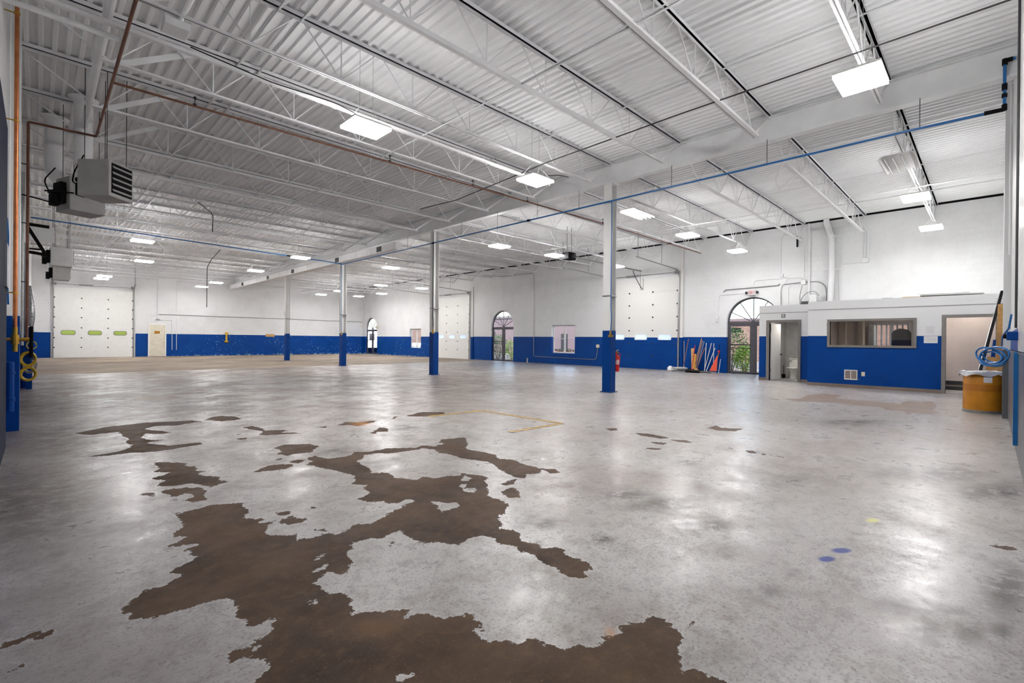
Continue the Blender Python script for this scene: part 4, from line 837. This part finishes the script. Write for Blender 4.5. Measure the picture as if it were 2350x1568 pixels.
MB().box(XR-.07, XR, 8.72, 8.86, 2.44, 2.56).build('housing', M['white_plastic'], el, bevel=.01)
MB().lathe((XR-.12, 8.77, 2.36), [(.02, -.06), (.06, -.03), (.06, .02), (.02, .06)], 12).build('lamp_head', M['white_plastic'], el)
e3 = thing('emergency_light', 'tiny emergency lamp beside the farthest arched door', 'emergency light', (XR, 39.55, 2.3), world=True)
MB().box(XR-.1, XR, 39.4, 39.75, 2.32, 2.56).build('housing', M['beige'], e3, bevel=.02)
tag(MB().cyl((21.88, 5.57, 5.3), (21.88, 5.57, 5.75), .035, 10).build('hanging_tube', M['black']), 'short black tube hanging high on the right wall over the restroom', 'tube')
pc = thing('pull_chain', 'dark hook and chain hanging before the nearest overhead door', 'chain', (21.7, 12.6, 4.2), world=True)
MB().cyl((21.75, 12.62, 4.0), (21.75, 12.62, 4.9), .008, 6).cyl((21.75, 12.45, 4.0), (21.75, 12.45, 4.6), .008, 6).build('chain', M['dark_steel'], pc)
tag(MB().box(XR-.07, XR, 10.43, 10.55, 0, 6.1).build('wall_channel', M['door_paint']), 'tall thin white steel channel on the wall right of the blue-banded overhead door', 'channel')
tag(MB().box(XR-.07, XR, 26.02, 26.14, 0, 5.2).build('wall_channel', M['door_paint']), 'thin white steel channel right of the all-white overhead door', 'channel')
# ------------------------------------------------------------------ office and restroom block
XO, XT = 18.1, 19.15
struct(MB().plate(rect(YN, 4.27, 0, 2.76), [rect(1.58, 3.65, 1.33, 2.09), rect(-.10, .88, 0.0001, 2.14)], XO, XO+.12, 'x').build('wall_office', M['office_paint']), 'office front wall, blue below and white above')
struct(MB().box(XO+.12, XR, 4.15, 4.27, 0, 2.76).build('wall_partition', M['office_paint']))
struct(MB().plate(rect(4.27, 6.11, 0, 2.76), [rect(4.82, 5.76, 0.0001, 2.13)], XT, XT+.12, 'x').build('wall_restroom', M['office_paint']), 'restroom front wall')
struct(MB().box(XT+.12, XR, 5.99, 6.11, 0, 2.76).build('wall_restroom_side', M['office_paint']))
struct(MB().box(XO+.12, XR, YN, 4.15, 2.66, 2.75).build('ceiling_office', M['white_smooth']))
struct(MB().box(XT+.12, XR, 4.27, 5.99, 2.40, 2.75).build('ceiling_restroom', M['white_smooth']))
struct(MB().box(XO-.012, XO, YN, 4.27, 2.475, 2.495).build('trim_2', M['trim_line'])); struct(MB().box(XT-.012, XT, 4.27, 6.11, 2.475, 2.495).build('trim_3', M['trim_line']))
struct(MB().box(XO-.012, XO, .96, 4.28, 0, .10).build('baseboard_office', M['baseboard'])); struct(MB().box(XT-.012, XT, 5.86, 6.12, 0, .10).box(XT-.012, XT, 4.27, 4.75, 0, .10).build('baseboard_restroom', M['baseboard']))
ow = thing('window_4', 'wide interior office window in a grey frame', None, (XO, 2.6, 1.28), kind='structure', world=True)
MB().plate(rect(1.51, 3.72, 1.265, 2.155), [rect(1.58, 3.65, 1.335, 2.085)], XO-.03, XO+.13, 'x').build('window_frame', M['frame_grey'], ow)
MB().box(XO+.05, XO+.056, 1.57, 3.66, 1.32, 2.10).build('window_pane', M['glass_dim'], ow)
od = thing('door_8', 'open office doorway in a grey steel frame behind the yellow drum', None, (XO, .4, 0), kind='structure', world=True)
MB().plate([(.97, 0), (.88, 0), (.88, 2.14), (-.10, 2.14), (-.10, 0), (-.19, 0), (-.19, 2.22), (.97, 2.22)], [], XO-.03, XO+.13, 'x').build('door_frame', M['frame_grey'], od)
MB().box(XO+.14, XO+1.0, -.17, -.13, .02, 2.12).build('door_leaf', M['baseboard'], od)
rd = thing('door_9', 'restroom doorway with its white door swung open inwards', None, (XT, 5.3, 0), kind='structure', world=True)
MB().plate([(5.86, 0), (5.76, 0), (5.76, 2.13), (4.82, 2.13), (4.82, 0), (4.73, 0), (4.73, 2.22), (5.86, 2.22)], [], XT-.03, XT+.13, 'x').build('door_frame', M['frame_grey'], rd)
lf = MB().obox((XT+.13, 5.755, 1.05), (XT+.72, 5.60, 1.05), .04, 2.08).build('door_leaf', M['white_smooth'], rd)
MB().cyl((XT+.66, 5.58, .95), (XT+.68, 5.52, .95), .025).build('door_handle', M['dark_steel'], lf)
for z in (.3, 1.8): MB().box(XT+.10, XT+.13, 5.73, 5.765, z, z+.12).build('hinge', M['galv'], rd)
# restroom sign and interior
rs = thing('restroom_sign', 'small dark framed sign above the restroom door', 'sign', (XT, 5.3, 2.3), world=True)
MB().box(XT-.012, XT, 5.24, 5.36, 2.30, 2.43).build('plate', M['dark_steel'], rs); MB().box(XT-.016, XT-.012, 5.265, 5.335, 2.32, 2.41).build('face', M['white_plastic'], rs); MB().cyl((XT-.016, 5.3, 2.385), (XT-.019, 5.3, 2.385), .010, 10).box(XT-.019, XT-.016, 5.286, 5.314, 2.33, 2.372).build('figure_mark', M['dark_steel'], rs)
struct(MB().box(XR-.03, XR, 4.27, 5.99, 0, 2.4).box(XT+.12, XR, 4.27, 4.29, 0, 2.4).box(XT+.12, XR, 5.97, 5.99, 0, 2.4).build('wall_restroom_inside', M['tan_block']))
tag(MB().box(XR-.045, XR-.031, 5.0, 5.32, 1.60, 1.80).build('notice_plate', plain('brown plaque', (120, 72, 44), .5)), 'small brown plaque on the restroom back wall', 'sign')
to = thing('toilet', 'white toilet seen through the restroom doorway', 'toilet', (21.0, 5.42, 0))
to.rotation_euler = (0, 0, PI)       # local +x faces the doorway
MB().lathe((.12, 0, 0), [(.14, 0), (.13, .05), (.11, .2), (.15, .3), (.20, .38), (.21, .40)], 24, sx=1.25).build('bowl', M['porcelain'], to, smooth=True)
MB().lathe((.12, 0, .40), [(.21, 0), (.22, .012), (.21, .035), (.05, .045)], 24, sx=1.25).build('seat_lid', M['porcelain'], to, smooth=True)
MB().box(-.30, -.06, -.10, .10, 0, .4).build('foot', M['porcelain'], to, bevel=.03)
tk = MB().box(-.34, -.14, -.21, .21, .40, .74).build('tank', M['porcelain'], to, bevel=.03); MB().box(-.355, -.125, -.225, .225, .74, .775).build('tank_lid', M['porcelain'], to, bevel=.01)
MB().cyl((-.13, -.16, .68), (-.10, -.16, .68), .015).obox((-.10, -.16, .68), (-.10, -.08, .67), .01, .015).build('flush_lever', M['dark_steel'], tk)
bs = thing('toilet_brush', 'dark toilet brush and bin beside the toilet', 'toilet brush', (20.9, 5.78, 0), world=True)
MB().lathe((20.9, 5.76, 0), [(.06, 0), (.07, .12), (.05, .16)], 14).build('holder', M['black'], bs); MB().cyl((20.9, 5.76, .1), (20.9, 5.76, .5), .01).build('handle', M['dark_steel'], bs)
tag(MB().cyl((20.3, 5.9, .55), (20.3, 5.9, .95), .015).box(20.28, 20.34, 5.86, 5.97, .93, .97).build('grab_bar', M['dark_steel']), 'short dark bar on the restroom side wall', 'bar')
# office interior
struct(MB().box(19.75, 19.85, YN, 1.15, .28, 2.66).build('wall_inner', M['inner_block']), 'pale block partition seen through the office doorway')
struct(MB().box(19.70, 19.85, YN, 1.15, .16, .28).box(19.72, 19.85, YN, 1.15, 0, .1).build('baseboard_inner', M['dark_steel']))
struct(MB().box(XR-.02, XR, 3.1, 4.15, 0, 2.66).box(XO+.12, XR, 4.13, 4.15, 0, 2.66).box(XR-.02, XR, YN, 2.0, 0, 2.66).box(XR-.02, XR, 2.0, 3.1, 0, .95).box(XR-.02, XR, 2.0, 3.1, 2.15, 2.66).build('wall_office_inside', M['plasterboard']), 'taupe office interior wall')
tag(MB().box(21.2, 21.25, 3.2, 3.27, 0, 2.66).box(21.2, 21.25, 3.75, 3.79, 0, 2.66).build('panel_strip', M['plasterboard']), 'upright strips of the office interior paneling', 'strip')
tag(MB().box(19.6, 19.66, 4.05, 4.128, 1.45, 1.65).build('switch_plate', plain('tan switch', (170, 128, 96), .5)), 'tan switch plate seen through the left end of the office window', 'switch')
ch = thing('office_chair', 'dark high-back office chair seen through the right part of the office window', 'chair', (19.9, 2.05, 0), world=True)
MB().plate([(1.80, .95), (2.30, .95)] + [(2.05+.25*math.cos(a), 1.72+.17*math.sin(a)) for a in [i*PI/10 for i in range(11)]], [], 19.98, 20.06, 'x').build('backrest', M['black'], ch, bevel=.02)
MB().box(19.5, 20.0, 1.8, 2.3, .45, .54).build('seat', M['black'], ch, bevel=.03); MB().cyl((19.75, 2.05, .1), (19.75, 2.05, .45), .03).build('stem', M['dark_steel'], ch)
b = MB()
for i in range(5): a = 2*PI*i/5; b.obox((19.75, 2.05, .08), (19.75+.28*math.cos(a), 2.05+.28*math.sin(a), .03), .04, .03)
b.build('star_base', M['dark_steel'], ch); MB().obox((19.85, 2.05, .5), (20.03, 2.05, 1.0), .06, .02, (0,1,0)).build('back_support', M['dark_steel'], ch)
def cabinet(x, y0, y1, h, lab): tag(MB().box(x, x+.4, y0, y1, 0, h).box(x-.01, x, (y0+y1)/2-.03, (y0+y1)/2-.02, h*.6, h*.6+.15).build('cabinet', M['galv'], bevel=.01), lab, 'cabinet')
cabinet(21.3, 2.95, 3.12, 2.1, 'narrow grey cabinet at the window inside the office')
# office roof boards
def board(pts, z, t, m, lab): tag(MB().plate(pts, [], z, z+t, 'z').build('board', M[m]), lab, 'board', 'boards stacked on the office roof')
board([(18.25, 1.85), (18.6, .35), (19.2, .45), (18.9, 1.95)], 2.761, .03, 'wood', 'tan board at the bottom of the stack on the office roof')
board([(18.2, 1.45), (18.3, .15), (19.1, .1), (19.0, 1.5)], 2.793, .03, 'pad_grey', 'grey board in the middle of the stack on the office roof')
b = MB().add([(18.15, 1.5, 2.83), (18.3, .4, 2.83), (18.9, .7, 2.99), (18.8, 1.4, 3.02), (18.15, 1.5, 2.845), (18.3, .4, 2.845), (18.9, .7, 3.005), (18.8, 1.4, 3.035)], [(0,1,2,3), (7,6,5,4), (0,4,5,1), (1,5,6,2), (2,6,7,3), (3,7,4,0)])
tag(b.build('board', M['pad_grey']), 'warped grey board on top of the stack on the office roof', 'board', 'boards stacked on the office roof')
tag(MB().plate([(18.3, 2.35), (18.35, 2.1), (18.7, 2.1), (18.7, 2.4)], [], 2.761, 2.785, 'z').build('scrap', M['dark_steel']), 'small dark scrap lying left of the boards on the office roof', 'scrap')
# wall fittings on the office front
vg = thing('vent_grille', 'white framed double vent grille low on the blue office wall', 'vent', (XO, 3.08, .25), world=True)
MB().plate(rect(2.91, 3.25, .25, .56), [rect(2.93, 3.07, .28, .53), rect(3.09, 3.23, .28, .53)], XO-.018, XO, 'x').build('frame', M['white_plastic'], vg)
for a in (2.93, 3.09):
    b = MB()
    for k in range(9): b.box(XO-.012, XO-.003, a, a+.14, .285+.027*k, .285+.027*k+.016)
    b.build('louvers', M['louver'], vg)
MB().cyl((XO, 2.87, .28), (XO-.03, 2.87, .28), .012).build('valve_knob', M['galv'], vg)
tag(MB().box(XO-.008, XO, 2.72, 2.81, .38, .51).build('outlet_plate', M['beige'], bevel=.003), 'pale outlet plate right of the vent grille', 'outlet')
tag(MB().box(XO-.006, XO, 2.20, 2.29, .33, .46).build('blank_plate', M['blue_paint']), 'blue painted plate on the lower office wall', 'plate')
def paper(y0, y1, z0, z1, lab, n):
    r = thing('notice_sheet', lab, 'paper notice', (XO-.004, (y0+y1)/2, z0), world=True, group='paper notices by the office doorway')
    MB().box(XO-.004, XO-.002, y0, y1, z0, z1).build('sheet', M['paper'], r)
    b = MB()
    for k in range(n): b.box(XO-.005, XO-.004, y0+.03, y1-.03-(.05 if k % 3 == 2 else 0), z1-.04-k*.022, z1-.036-k*.022)
    b.build('text_lines', M['galv'], r)
paper(1.10, 1.33, 1.645, 1.92, 'upper white paper notice between the office window and doorway', 9)
paper(1.05, 1.35, 1.42, 1.62, 'lower white paper notice overlapping the blue paint edge', 6)

# ------------------------------------------------------------------ drum and clutter at the right edge
dm = thing('fibre_drum', 'ochre yellow drum lined with clear plastic by the office doorway', 'drum', (13.85, .09, 0))
MB().lathe((0, 0, 0), [(.305, .035), (.31, .05), (.31, .80), (.305, .82), (.28, .82), (.28, .05)], 40).build('body', M['drum_body'], dm, smooth=True)
MB().lathe((0, 0, 0), [(.312, 0), (.318, .01), (.316, .05), (.30, .05)], 40).build('bottom_rim', M['galv'], dm, smooth=True)
MB().lathe((0, 0, 0), [(.3105, .44), (.3112, .44), (.3112, .58), (.3105, .58)], 40).build('darker_band', plain('darker ochre', (172, 106, 14), .45), dm)
rr = random.Random(4); V = []; F = []; N = 48
for j, (rad, z) in enumerate(((.27, .80), (.30, .85), (.33, .835), (.335, .80), (.34, .76))):
    for i in range(N):
        a = 2*PI*i/N; q = rad + (.02*math.sin(5*a)+rr.uniform(-.012, .012))*(j > 1) + .09*max(0, math.cos(a-2.45))**6*(j > 1); V.append((q*math.cos(a), q*math.sin(a), z+rr.uniform(-.01, .01)+(.025*math.sin(7*a) if j > 2 else 0)))
for j in range(4):
    for i in range(N): F.append((j*N+i, j*N+(i+1) % N, (j+1)*N+(i+1) % N, (j+1)*N+i))
MB().add(V, F).build('plastic_liner', plain('milky plastic liner', (198, 200, 204), .25), dm, smooth=True)
lb = MB()
a0 = PI+.03
for k in range(4):
    a, b_ = a0+.1*k-.02, a0+.1*k+.09; lb.add([(.3125*math.cos(t), .3125*math.sin(t), z) for t in (a, b_) for z in (.62, .74)], [(0, 2, 3, 1)])
lb.build('paper_label', M['paper'], dm)
# boards, poles and hoses leaning between drum and wall
tag(MB().obox((14.35, -.14, .02), (14.45, -.2, 2.25), .18, .03, (1,0,0)).build('timber', M['wood']), 'raw timber plank standing on the floor against the near wall', 'timber')
tag(MB().obox((15.2, -.08, .02), (15.3, -.2, 1.9), .10, .10, (1,0,0)).build('timber', M['white_steel']), 'white painted post leaning in the corner by the office doorway', 'post')
tag(MB().obox((15.6, .02, .02), (15.7, -.12, 1.5), .14, .03, (1,0,0)).build('timber', M['blue_paint']), 'blue painted board leaning in the corner behind the drum', 'board')
tag(MB().obox((14.6, 0.02, .02), (14.65, -.08, 1.12), .24, .02, (1,0,0)).build('timber', M['wood']), 'short yellowish board standing behind the drum', 'board')
lp = thing('leaning_pole', 'long dark pole leaning against the near wall beside the office doorway', 'pole', (14.9, .25, 0), world=True)
MB().obox((14.9, .30, 0), (16.9, -.20, 2.72), .045, .045).build('shaft', M['black'], lp)
MB().obox((14.885, .335, 0), (16.885, -.165, 2.71), .006, .008).build('edge_strip', M['galv'], lp)
for t in (.80, .90, .93): p = Vector((14.9, .30, 0)).lerp(Vector((16.9, -.20, 2.72)), t); MB().obox(p+Vector((-.05, .06, 0)), p+Vector((.05, -.06, 0)), .012, .012).build('clip', M['galv'], lp)
coil((9.7, -.02, 1.22), .17, 4, 'blue_gloss', 'coiled blue air hose hanging on the near wall above the drum', sq=.62, ax='d', seed=6, wob=.34)
tag(MB().tube([(9.9, -.12, 1.38), (9.6, -.12, 1.5), (9.4, -.18, 1.62), (9.3, -.2, 1.8)], .012, 6).build('air_hose', M['blue_gloss']), 'blue hose tail rising above the blue valve box', 'hose')
vb = thing('valve_box', 'small blue valve box on the near wall above the coiled hose', 'valve box', (8.6, -.2, 1.5), world=True)
MB().box(8.8, 9.15, YN, -.15, 1.45, 1.56).build('box', M['blue_paint'], vb, bevel=.01); MB().cyl((8.95, -.15, 1.5), (8.95, -.12, 1.5), .03).build('knob', M['black'], vb)
tag(MB().box(4.5, 12.9, YN+.002, -.245, 0.02, 1.30).box(4.5, 12.9, YN+.002, -.235, 1.28, 1.30).build('steel_sheet', M['shiny']), 'shiny grey steel sheeting along the foot of the near wall', 'steel sheet')
tag(MB().box(4.0, 8.9, YN+.002, -.25, 1.31, 4.6).build('steel_sheet', plain('pale glossy sheet', (206, 206, 206), .22, .2)), 'pale glossy sheeting high on the near wall at the picture edge', 'steel sheet')
tag(MB().box(8.45, 8.52, -.245, -.205, .16, 1.30).build('blue_upright', M['blue_gloss']), 'bright blue upright strip low on the near wall', 'strip')
tag(MB().cyl((9.4, -.245, 1.62), (9.4, -.245, 6.2), .014, 10).build('conduit', M['dark_steel']), 'dark grey conduit running up the near wall at the right edge', 'conduit')
tag(MB().cyl((12.3, -.23, 3.0), (12.3, -.23, 6.2), .012, 8).build('conduit', M['white_steel']), 'thin white conduit on the near wall left of the dark one', 'conduit')
tag(MB().box(12.9, 13.2, YN, -.17, 0, 6.2).build('wall_column', M['near_column']), 'white steel wall column on the near wall behind the drum', 'column')
# ------------------------------------------------------------------ fire extinguisher at the nearest column
fe = thing('fire_extinguisher', 'red fire extinguisher hung on the back of the nearest column', 'fire extinguisher', (11.36, 7.30, .55))
MB().lathe((0, 0, 0), [(.06, 0), (.072, .01), (.075, .05), (.075, .38), (.065, .44), (.03, .48), (.02, .50)], 24).build('cylinder', M['red'], fe, smooth=True)
MB().cyl((0, 0, .50), (0, 0, .56), .022, 10).cyl((0, 0, .53), (.0, -.05, .53), .012, 8).build('valve', M['brass'], fe)
MB().obox((-.03, 0, .57), (.09, 0, .60), .02, .012).obox((-.02, 0, .55), (.08, 0, .55), .02, .01).build('handle', M['galv'], fe)
MB().tube(bend([(0, -.04, .53), (.06, -.08, .50), (.085, -.05, .38), (.085, -.03, .20)], .04), .010, 8).build('hose', M['orange_red'], fe)
MB().box(-.09, -.07, -.03, .03, .30, .56).box(-.17, -.08, -.02, .02, .48, .52).build('bracket', M['red'], fe)
sg = MB()
for k, t in enumerate((3.35, 3.65, 3.95, 4.25, 4.55)):
    a, b_ = t, t+.2; sg.add([(.0765*math.cos(q), .0765*math.sin(q), z) for q in (a, b_) for z in (.20, .33)], [(0, 2, 3, 1)])
sg.build('white_lettering', M['white_plastic'], fe)

# ------------------------------------------------------------------ brooms and tools against the right wall
def pole(nm, lab, cat, b, t, r_, m, xb=21.55, xt=21.93, parts=None):
    r = thing(nm, lab, cat, (xb, b[0], 0), world=True, group='tools leaning on the wall left of the arched door')
    MB().cyl((xb, b[0], b[1]), (xt, t[0], t[1]), r_, 8).build('handle', M[m], r)
    if parts: parts(r, Vector((xb, b[0], b[1])), Vector((xt, t[0], t[1])))
    return r
def brush(w_, m='black', col='black'):
    def f(r, b, t):
        MB().box(b.x-.04, b.x+.04, b.y-w_/2, b.y+w_/2, .10, .14).build('broom_head', M[col], r); MB().box(b.x-.05, b.x+.05, b.y-w_/2+.01, b.y+w_/2-.01, .0, .10).build('bristles', M[m], r)
    return f
pole('squeegee', 'grey handle squeegee, leftmost of the tools', 'tool', (10.16, .03), (10.35, 1.43), .013, 'galv')
pole('broom', 'brown wooden broom leaning beside the leftmost grey handle', 'broom', (10.21, .12), (10.13, 1.53), .015, 'wood_dark', parts=brush(.12, 'pad_grey'))
tag(MB().obox((21.6, 9.74, 0), (21.93, 9.93, 1.09), .14, .02, (1,0,0)).build('plank', M['wood']), 'wide short tan plank among the leaning tools', 'plank')
pole('shovel', 'shovel with a dark red grip in front of the tan plank', 'shovel', (9.76, .1), (9.81, 1.24), .018, 'red', 21.5)
tag(MB().obox((21.5, 9.66, .0), (21.9, 9.80, .82), .13, .02, (1,0,0)).build('paddle', plain('yellow paddle', (214, 160, 60), .5)), 'yellow flat paddle standing right of the shovel', 'paddle')
pole('broom', 'tallest raw wooden handle in the middle of the tools', 'broom', (9.68, .14), (9.50, 1.56), .016, 'wood', parts=brush(.62))
pole('rake', 'light wooden handle just right of the tallest one', 'rake', (9.60, .03), (9.46, 1.46), .014, 'wood', 21.45)
pole('mop', 'grey handle with a wooden tip, third of the tall cluster', 'mop', (9.57, .03), (9.38, 1.42), .013, 'galv')
def mophead(r, b, t): MB().lathe((b.x, b.y, 0), [(.14, 0), (.12, .06), (.03, .18)], 12, sy=1.3).build('mop_head', M['wood'], r)
pole('mop', 'orange wooden handle leaning low with a yellow mop head', 'mop', (9.52, .1), (9.35, 1.12), .018, 'wood_dark', 21.42, parts=mophead)
pole('broom', 'nearly upright white handle right of the orange one', 'broom', (9.18, .1), (9.28, 1.35), .014, 'white_plastic')
def foot(r, b, t): MB().box(b.x-.03, b.x+.03, b.y-.33, b.y+.33, .04, .09).build('blade', M['dark_steel'], r); MB().box(b.x-.035, b.x+.035, b.y-.32, b.y+.32, 0, .04).build('rubber_lip', M['black'], r)
pole('squeegee', 'long cream handle squeegee with a wide black foot', 'squeegee', (9.10, .05), (9.04, 1.34), .014, 'beige', 21.3, parts=foot)
pole('broom', 'white handle behind, tip level with the cream one', 'broom', (8.84, .1), (8.93, 1.34), .013, 'white_plastic', 21.7)
pole('squeegee', 'slanting white handle crossing to the wide squeegee foot', 'squeegee', (9.0, .06), (8.87, 1.12), .014, 'white_plastic', 21.28, parts=lambda r, b, t: MB().box(b.x-.03, b.x+.03, b.y-.42, b.y+.30, .03, .07).build('blade', M['galv'], r))
def scoop(r, b, t):
    MB().add([(21.45, 8.92, .10), (21.45, 8.60, .10), (21.75, 8.68, .75), (21.75, 8.72, .75), (21.47, 8.92, .12), (21.47, 8.60, .12), (21.77, 8.68, .77), (21.77, 8.72, .77)], [(0,1,2,3), (7,6,5,4), (0,4,5,1), (1,5,6,2), (2,6,7,3), (3,7,4,0)]).build('scoop', M['orange_red'], r)
    MB().lathe((21.85, 8.66, .96), [(.02, -.06), (.06, 0), (.02, .06)], 12).build('grip', M['red'], r)
pole('dust_pan', 'orange-red long-handled dust pan with a round red grip', 'dust pan', (8.72, .1), (8.66, .96), .018, 'wood_dark', 21.5, 21.85, parts=scoop)
pole('rod', 'short pale rod right of the orange dust pan', 'rod', (8.55, .03), (8.62, .62), .012, 'white_plastic')
pole('rod', 'thin dark rod above the round red grip', 'rod', (8.58, .03), (8.68, 1.29), .010, 'black', 21.7)
rg = thing('vacuum_hose', 'crumpled grey-green hose pile left of the brooms on the floor', 'hose', (21.2, 10.5, 0), world=True)
rr = random.Random(9)
P = [(21.3+.16*math.cos(i*.55)+rr.uniform(-.03, .03), 10.55-.0125*i+.20*math.sin(i*.8), .05+.13*abs(math.sin(i*.37))) for i in range(40)]
MB().tube(P, .035, 8).build('hose', M['pad_grey'], rg, smooth=True)
MB().lathe((21.3, 10.72, .0), [(.10, 0), (.14, .05), (.13, .17), (.06, .24)], 16).build('canister', M['white_plastic'], rg, smooth=True)
bk = thing('push_broom', 'wide black push broom head lying before the leaning tools', 'broom', (20.95, 9.5, 0), world=True)
MB().box(20.9, 20.98, 9.15, 9.80, .09, .13).build('broom_head', M['dark_steel'], bk); MB().box(20.89, 20.99, 9.16, 9.79, 0, .09).build('bristles', M['black'], bk)
# small floor bits
tag(MB().box(-.33, -.27, 13.0, 13.06, .0, .03).build('pipe_bit', M['dark_steel']), 'little dark bit on the floor against the left wall', 'debris')

# ------------------------------------------------------------------ outdoors
struct(MB().box(XR+WT, 110, -60, 140, -.12, -.02).build('ground', M['asphalt']), 'sunlit grey pavement outside')
struct(MB().box(XR+WT, 26.5, 2, 12.5, -.1, .0).box(XR+WT, 25.6, 14.9, 26, -.1, .0).box(XR+WT, 25.6, 31, 39.5, -.1, .0).build('ground_bed', M['mulch']), 'pale mulch bed along the building')
struct(MB().box(-10, 40, YF+.3, 70, -.12, -.02).build('ground_rear', M['asphalt']))
bd = thing('brick_building', 'low brick building across the car park, seen through the nearest arched door', 'building', (38, 12, 0), world=True)
MB().box(38, 46, 2, 24, -.02, 3.0).build('wall', M['brick'], bd); MB().box(37.9, 46.1, 1.9, 24.1, 3.0, 3.2).build('parapet', M['taupe'], bd); MB().box(37.95, 38, 13.4, 14.6, 2.2, 2.5).build('lamp', M['black'], bd)
b2 = thing('taupe_building', 'taupe rendered building seen through the middle arched door and window', 'building', (38, 40, 0), world=True)
MB().box(38, 48, 25, 50, -.02, 3.9).build('wall', M['taupe'], b2); MB().box(37.9, 48, 24.9, 50.1, 3.9, 4.15).build('roof_edge', M['frame_grey'], b2)
MB().box(37.93, 38, 30.2, 31.0, -.02, 2.1).build('door', M['dark_steel'], b2)
for y in (36, 41, 46): MB().box(37.95, 38, y, y+1.4, 1.0, 2.4).build('window', M['car_glass'], b2)
b3 = thing('brick_house', 'banded brick building seen through the distant small window', 'building', (40, 58, 0), world=True)
MB().box(39, 50, 51, 68, -.02, 4.2).build('wall', M['brick'], b3); MB().box(38.95, 39, 51, 68, 0, .9).build('pale_base', M['white_smooth'], b3)
b4 = thing('white_building', 'white building with dark windows seen through the farthest arched door', 'building', (40, 78, 0), world=True)
MB().box(40, 50, 69, 95, -.02, 3.4).build('wall', M['white_smooth'], b4)
for y in range(70, 94, 3): MB().box(39.95, 40, y, y+1.6, 1.2, 2.3).build('window', M['car_glass'], b4)
struct(MB().box(29.5, 31.5, 18.5, 27.5, -.02, .52).build('ground_strip', M['pink']), 'pinkish raised stone strip across the car park')
def shrub(x, y, rx, ry, h, n, m, lab, seed, stems=True):
    r = thing('shrub', lab, 'shrub', (x, y, -.04), group='shrubs outside the right wall'); rd_ = random.Random(seed); b = MB()
    for _ in range(n):
        while True:
            p = Vector((rd_.uniform(-1, 1), rd_.uniform(-1, 1), rd_.uniform(-1, 1)))
            if .45 < p.length < 1: break
        c = Vector((p.x*rx, p.y*ry, h*.5+p.z*h*.5)); q = rd_.uniform(.03, .07)
        d1 = Vector((rd_.uniform(-1, 1), rd_.uniform(-1, 1), rd_.uniform(-.6, .6))).normalized(); d2 = d1.cross(Vector((rd_.uniform(-1, 1), rd_.uniform(-1, 1), 1))).normalized()
        b.add([c-d1*q, c+d2*q*.45, c+d1*q, c-d2*q*.45], [(0, 1, 2, 3)])
    b.build('foliage', M[m], r)
    if stems:
        t = MB()
        for k in range(7): a = 2*PI*k/7; t.tube([(0.05*math.cos(a), .05*math.sin(a), -.05), (rx*.3*math.cos(a), ry*.3*math.sin(a), h*.3), (rx*.6*math.cos(a+.3), ry*.6*math.sin(a+.3), h*.7)], [.02, .015, .006], 5)
        t.build('stem', M['bark'], r)
shrub(24.1, 8.95, .8, .85, 2.25, 2600, 'green2', 'big dark and bright green shrub behind the left leaf of the nearest arched door', 1)
shrub(23.6, 8.15, .6, .5, 1.35, 1500, 'green', 'lower bright yellow-green shrub in front of the big one', 2)
shrub(24.4, 7.0, .55, .5, 1.1, 1000, 'green', 'small bright shrub behind the centre post of the nearest arched door', 3)
shrub(24.0, 25.6, .8, .8, 1.9, 1800, 'green2', 'dark shrub behind the left leaf of the middle arched door', 4)
shrub(24.2, 24.3, .6, .6, 1.5, 1200, 'green', 'bright shrub behind the right leaf of the middle arched door', 5)
shrub(24.0, 19.4, .5, 1.5, .95, 2200, 'hedge', 'clipped low hedge outside the double window', 6, False)
shrub(24.0, 36.2, .5, 1.4, .95, 1200, 'hedge', 'clipped low hedge outside the distant small window', 7, False)
# ------------------------------------------------------------------ unseen fill lamps added inside office and restroom
def fill_lamp(x, y, z, e, s=.4):
    l = bpy.data.lights.new('fill_lamp', 'AREA'); l.energy = e; l.size = s; l.color = (1, .93, .85)
    o = bpy.data.objects.new('fill_lamp', l); COL.objects.link(o); o.location = (x, y, z)
fill_lamp(19.0, 2.2, 2.64, 50); fill_lamp(19.1, .4, 2.64, 14); fill_lamp(20.0, 5.2, 2.38, 20)
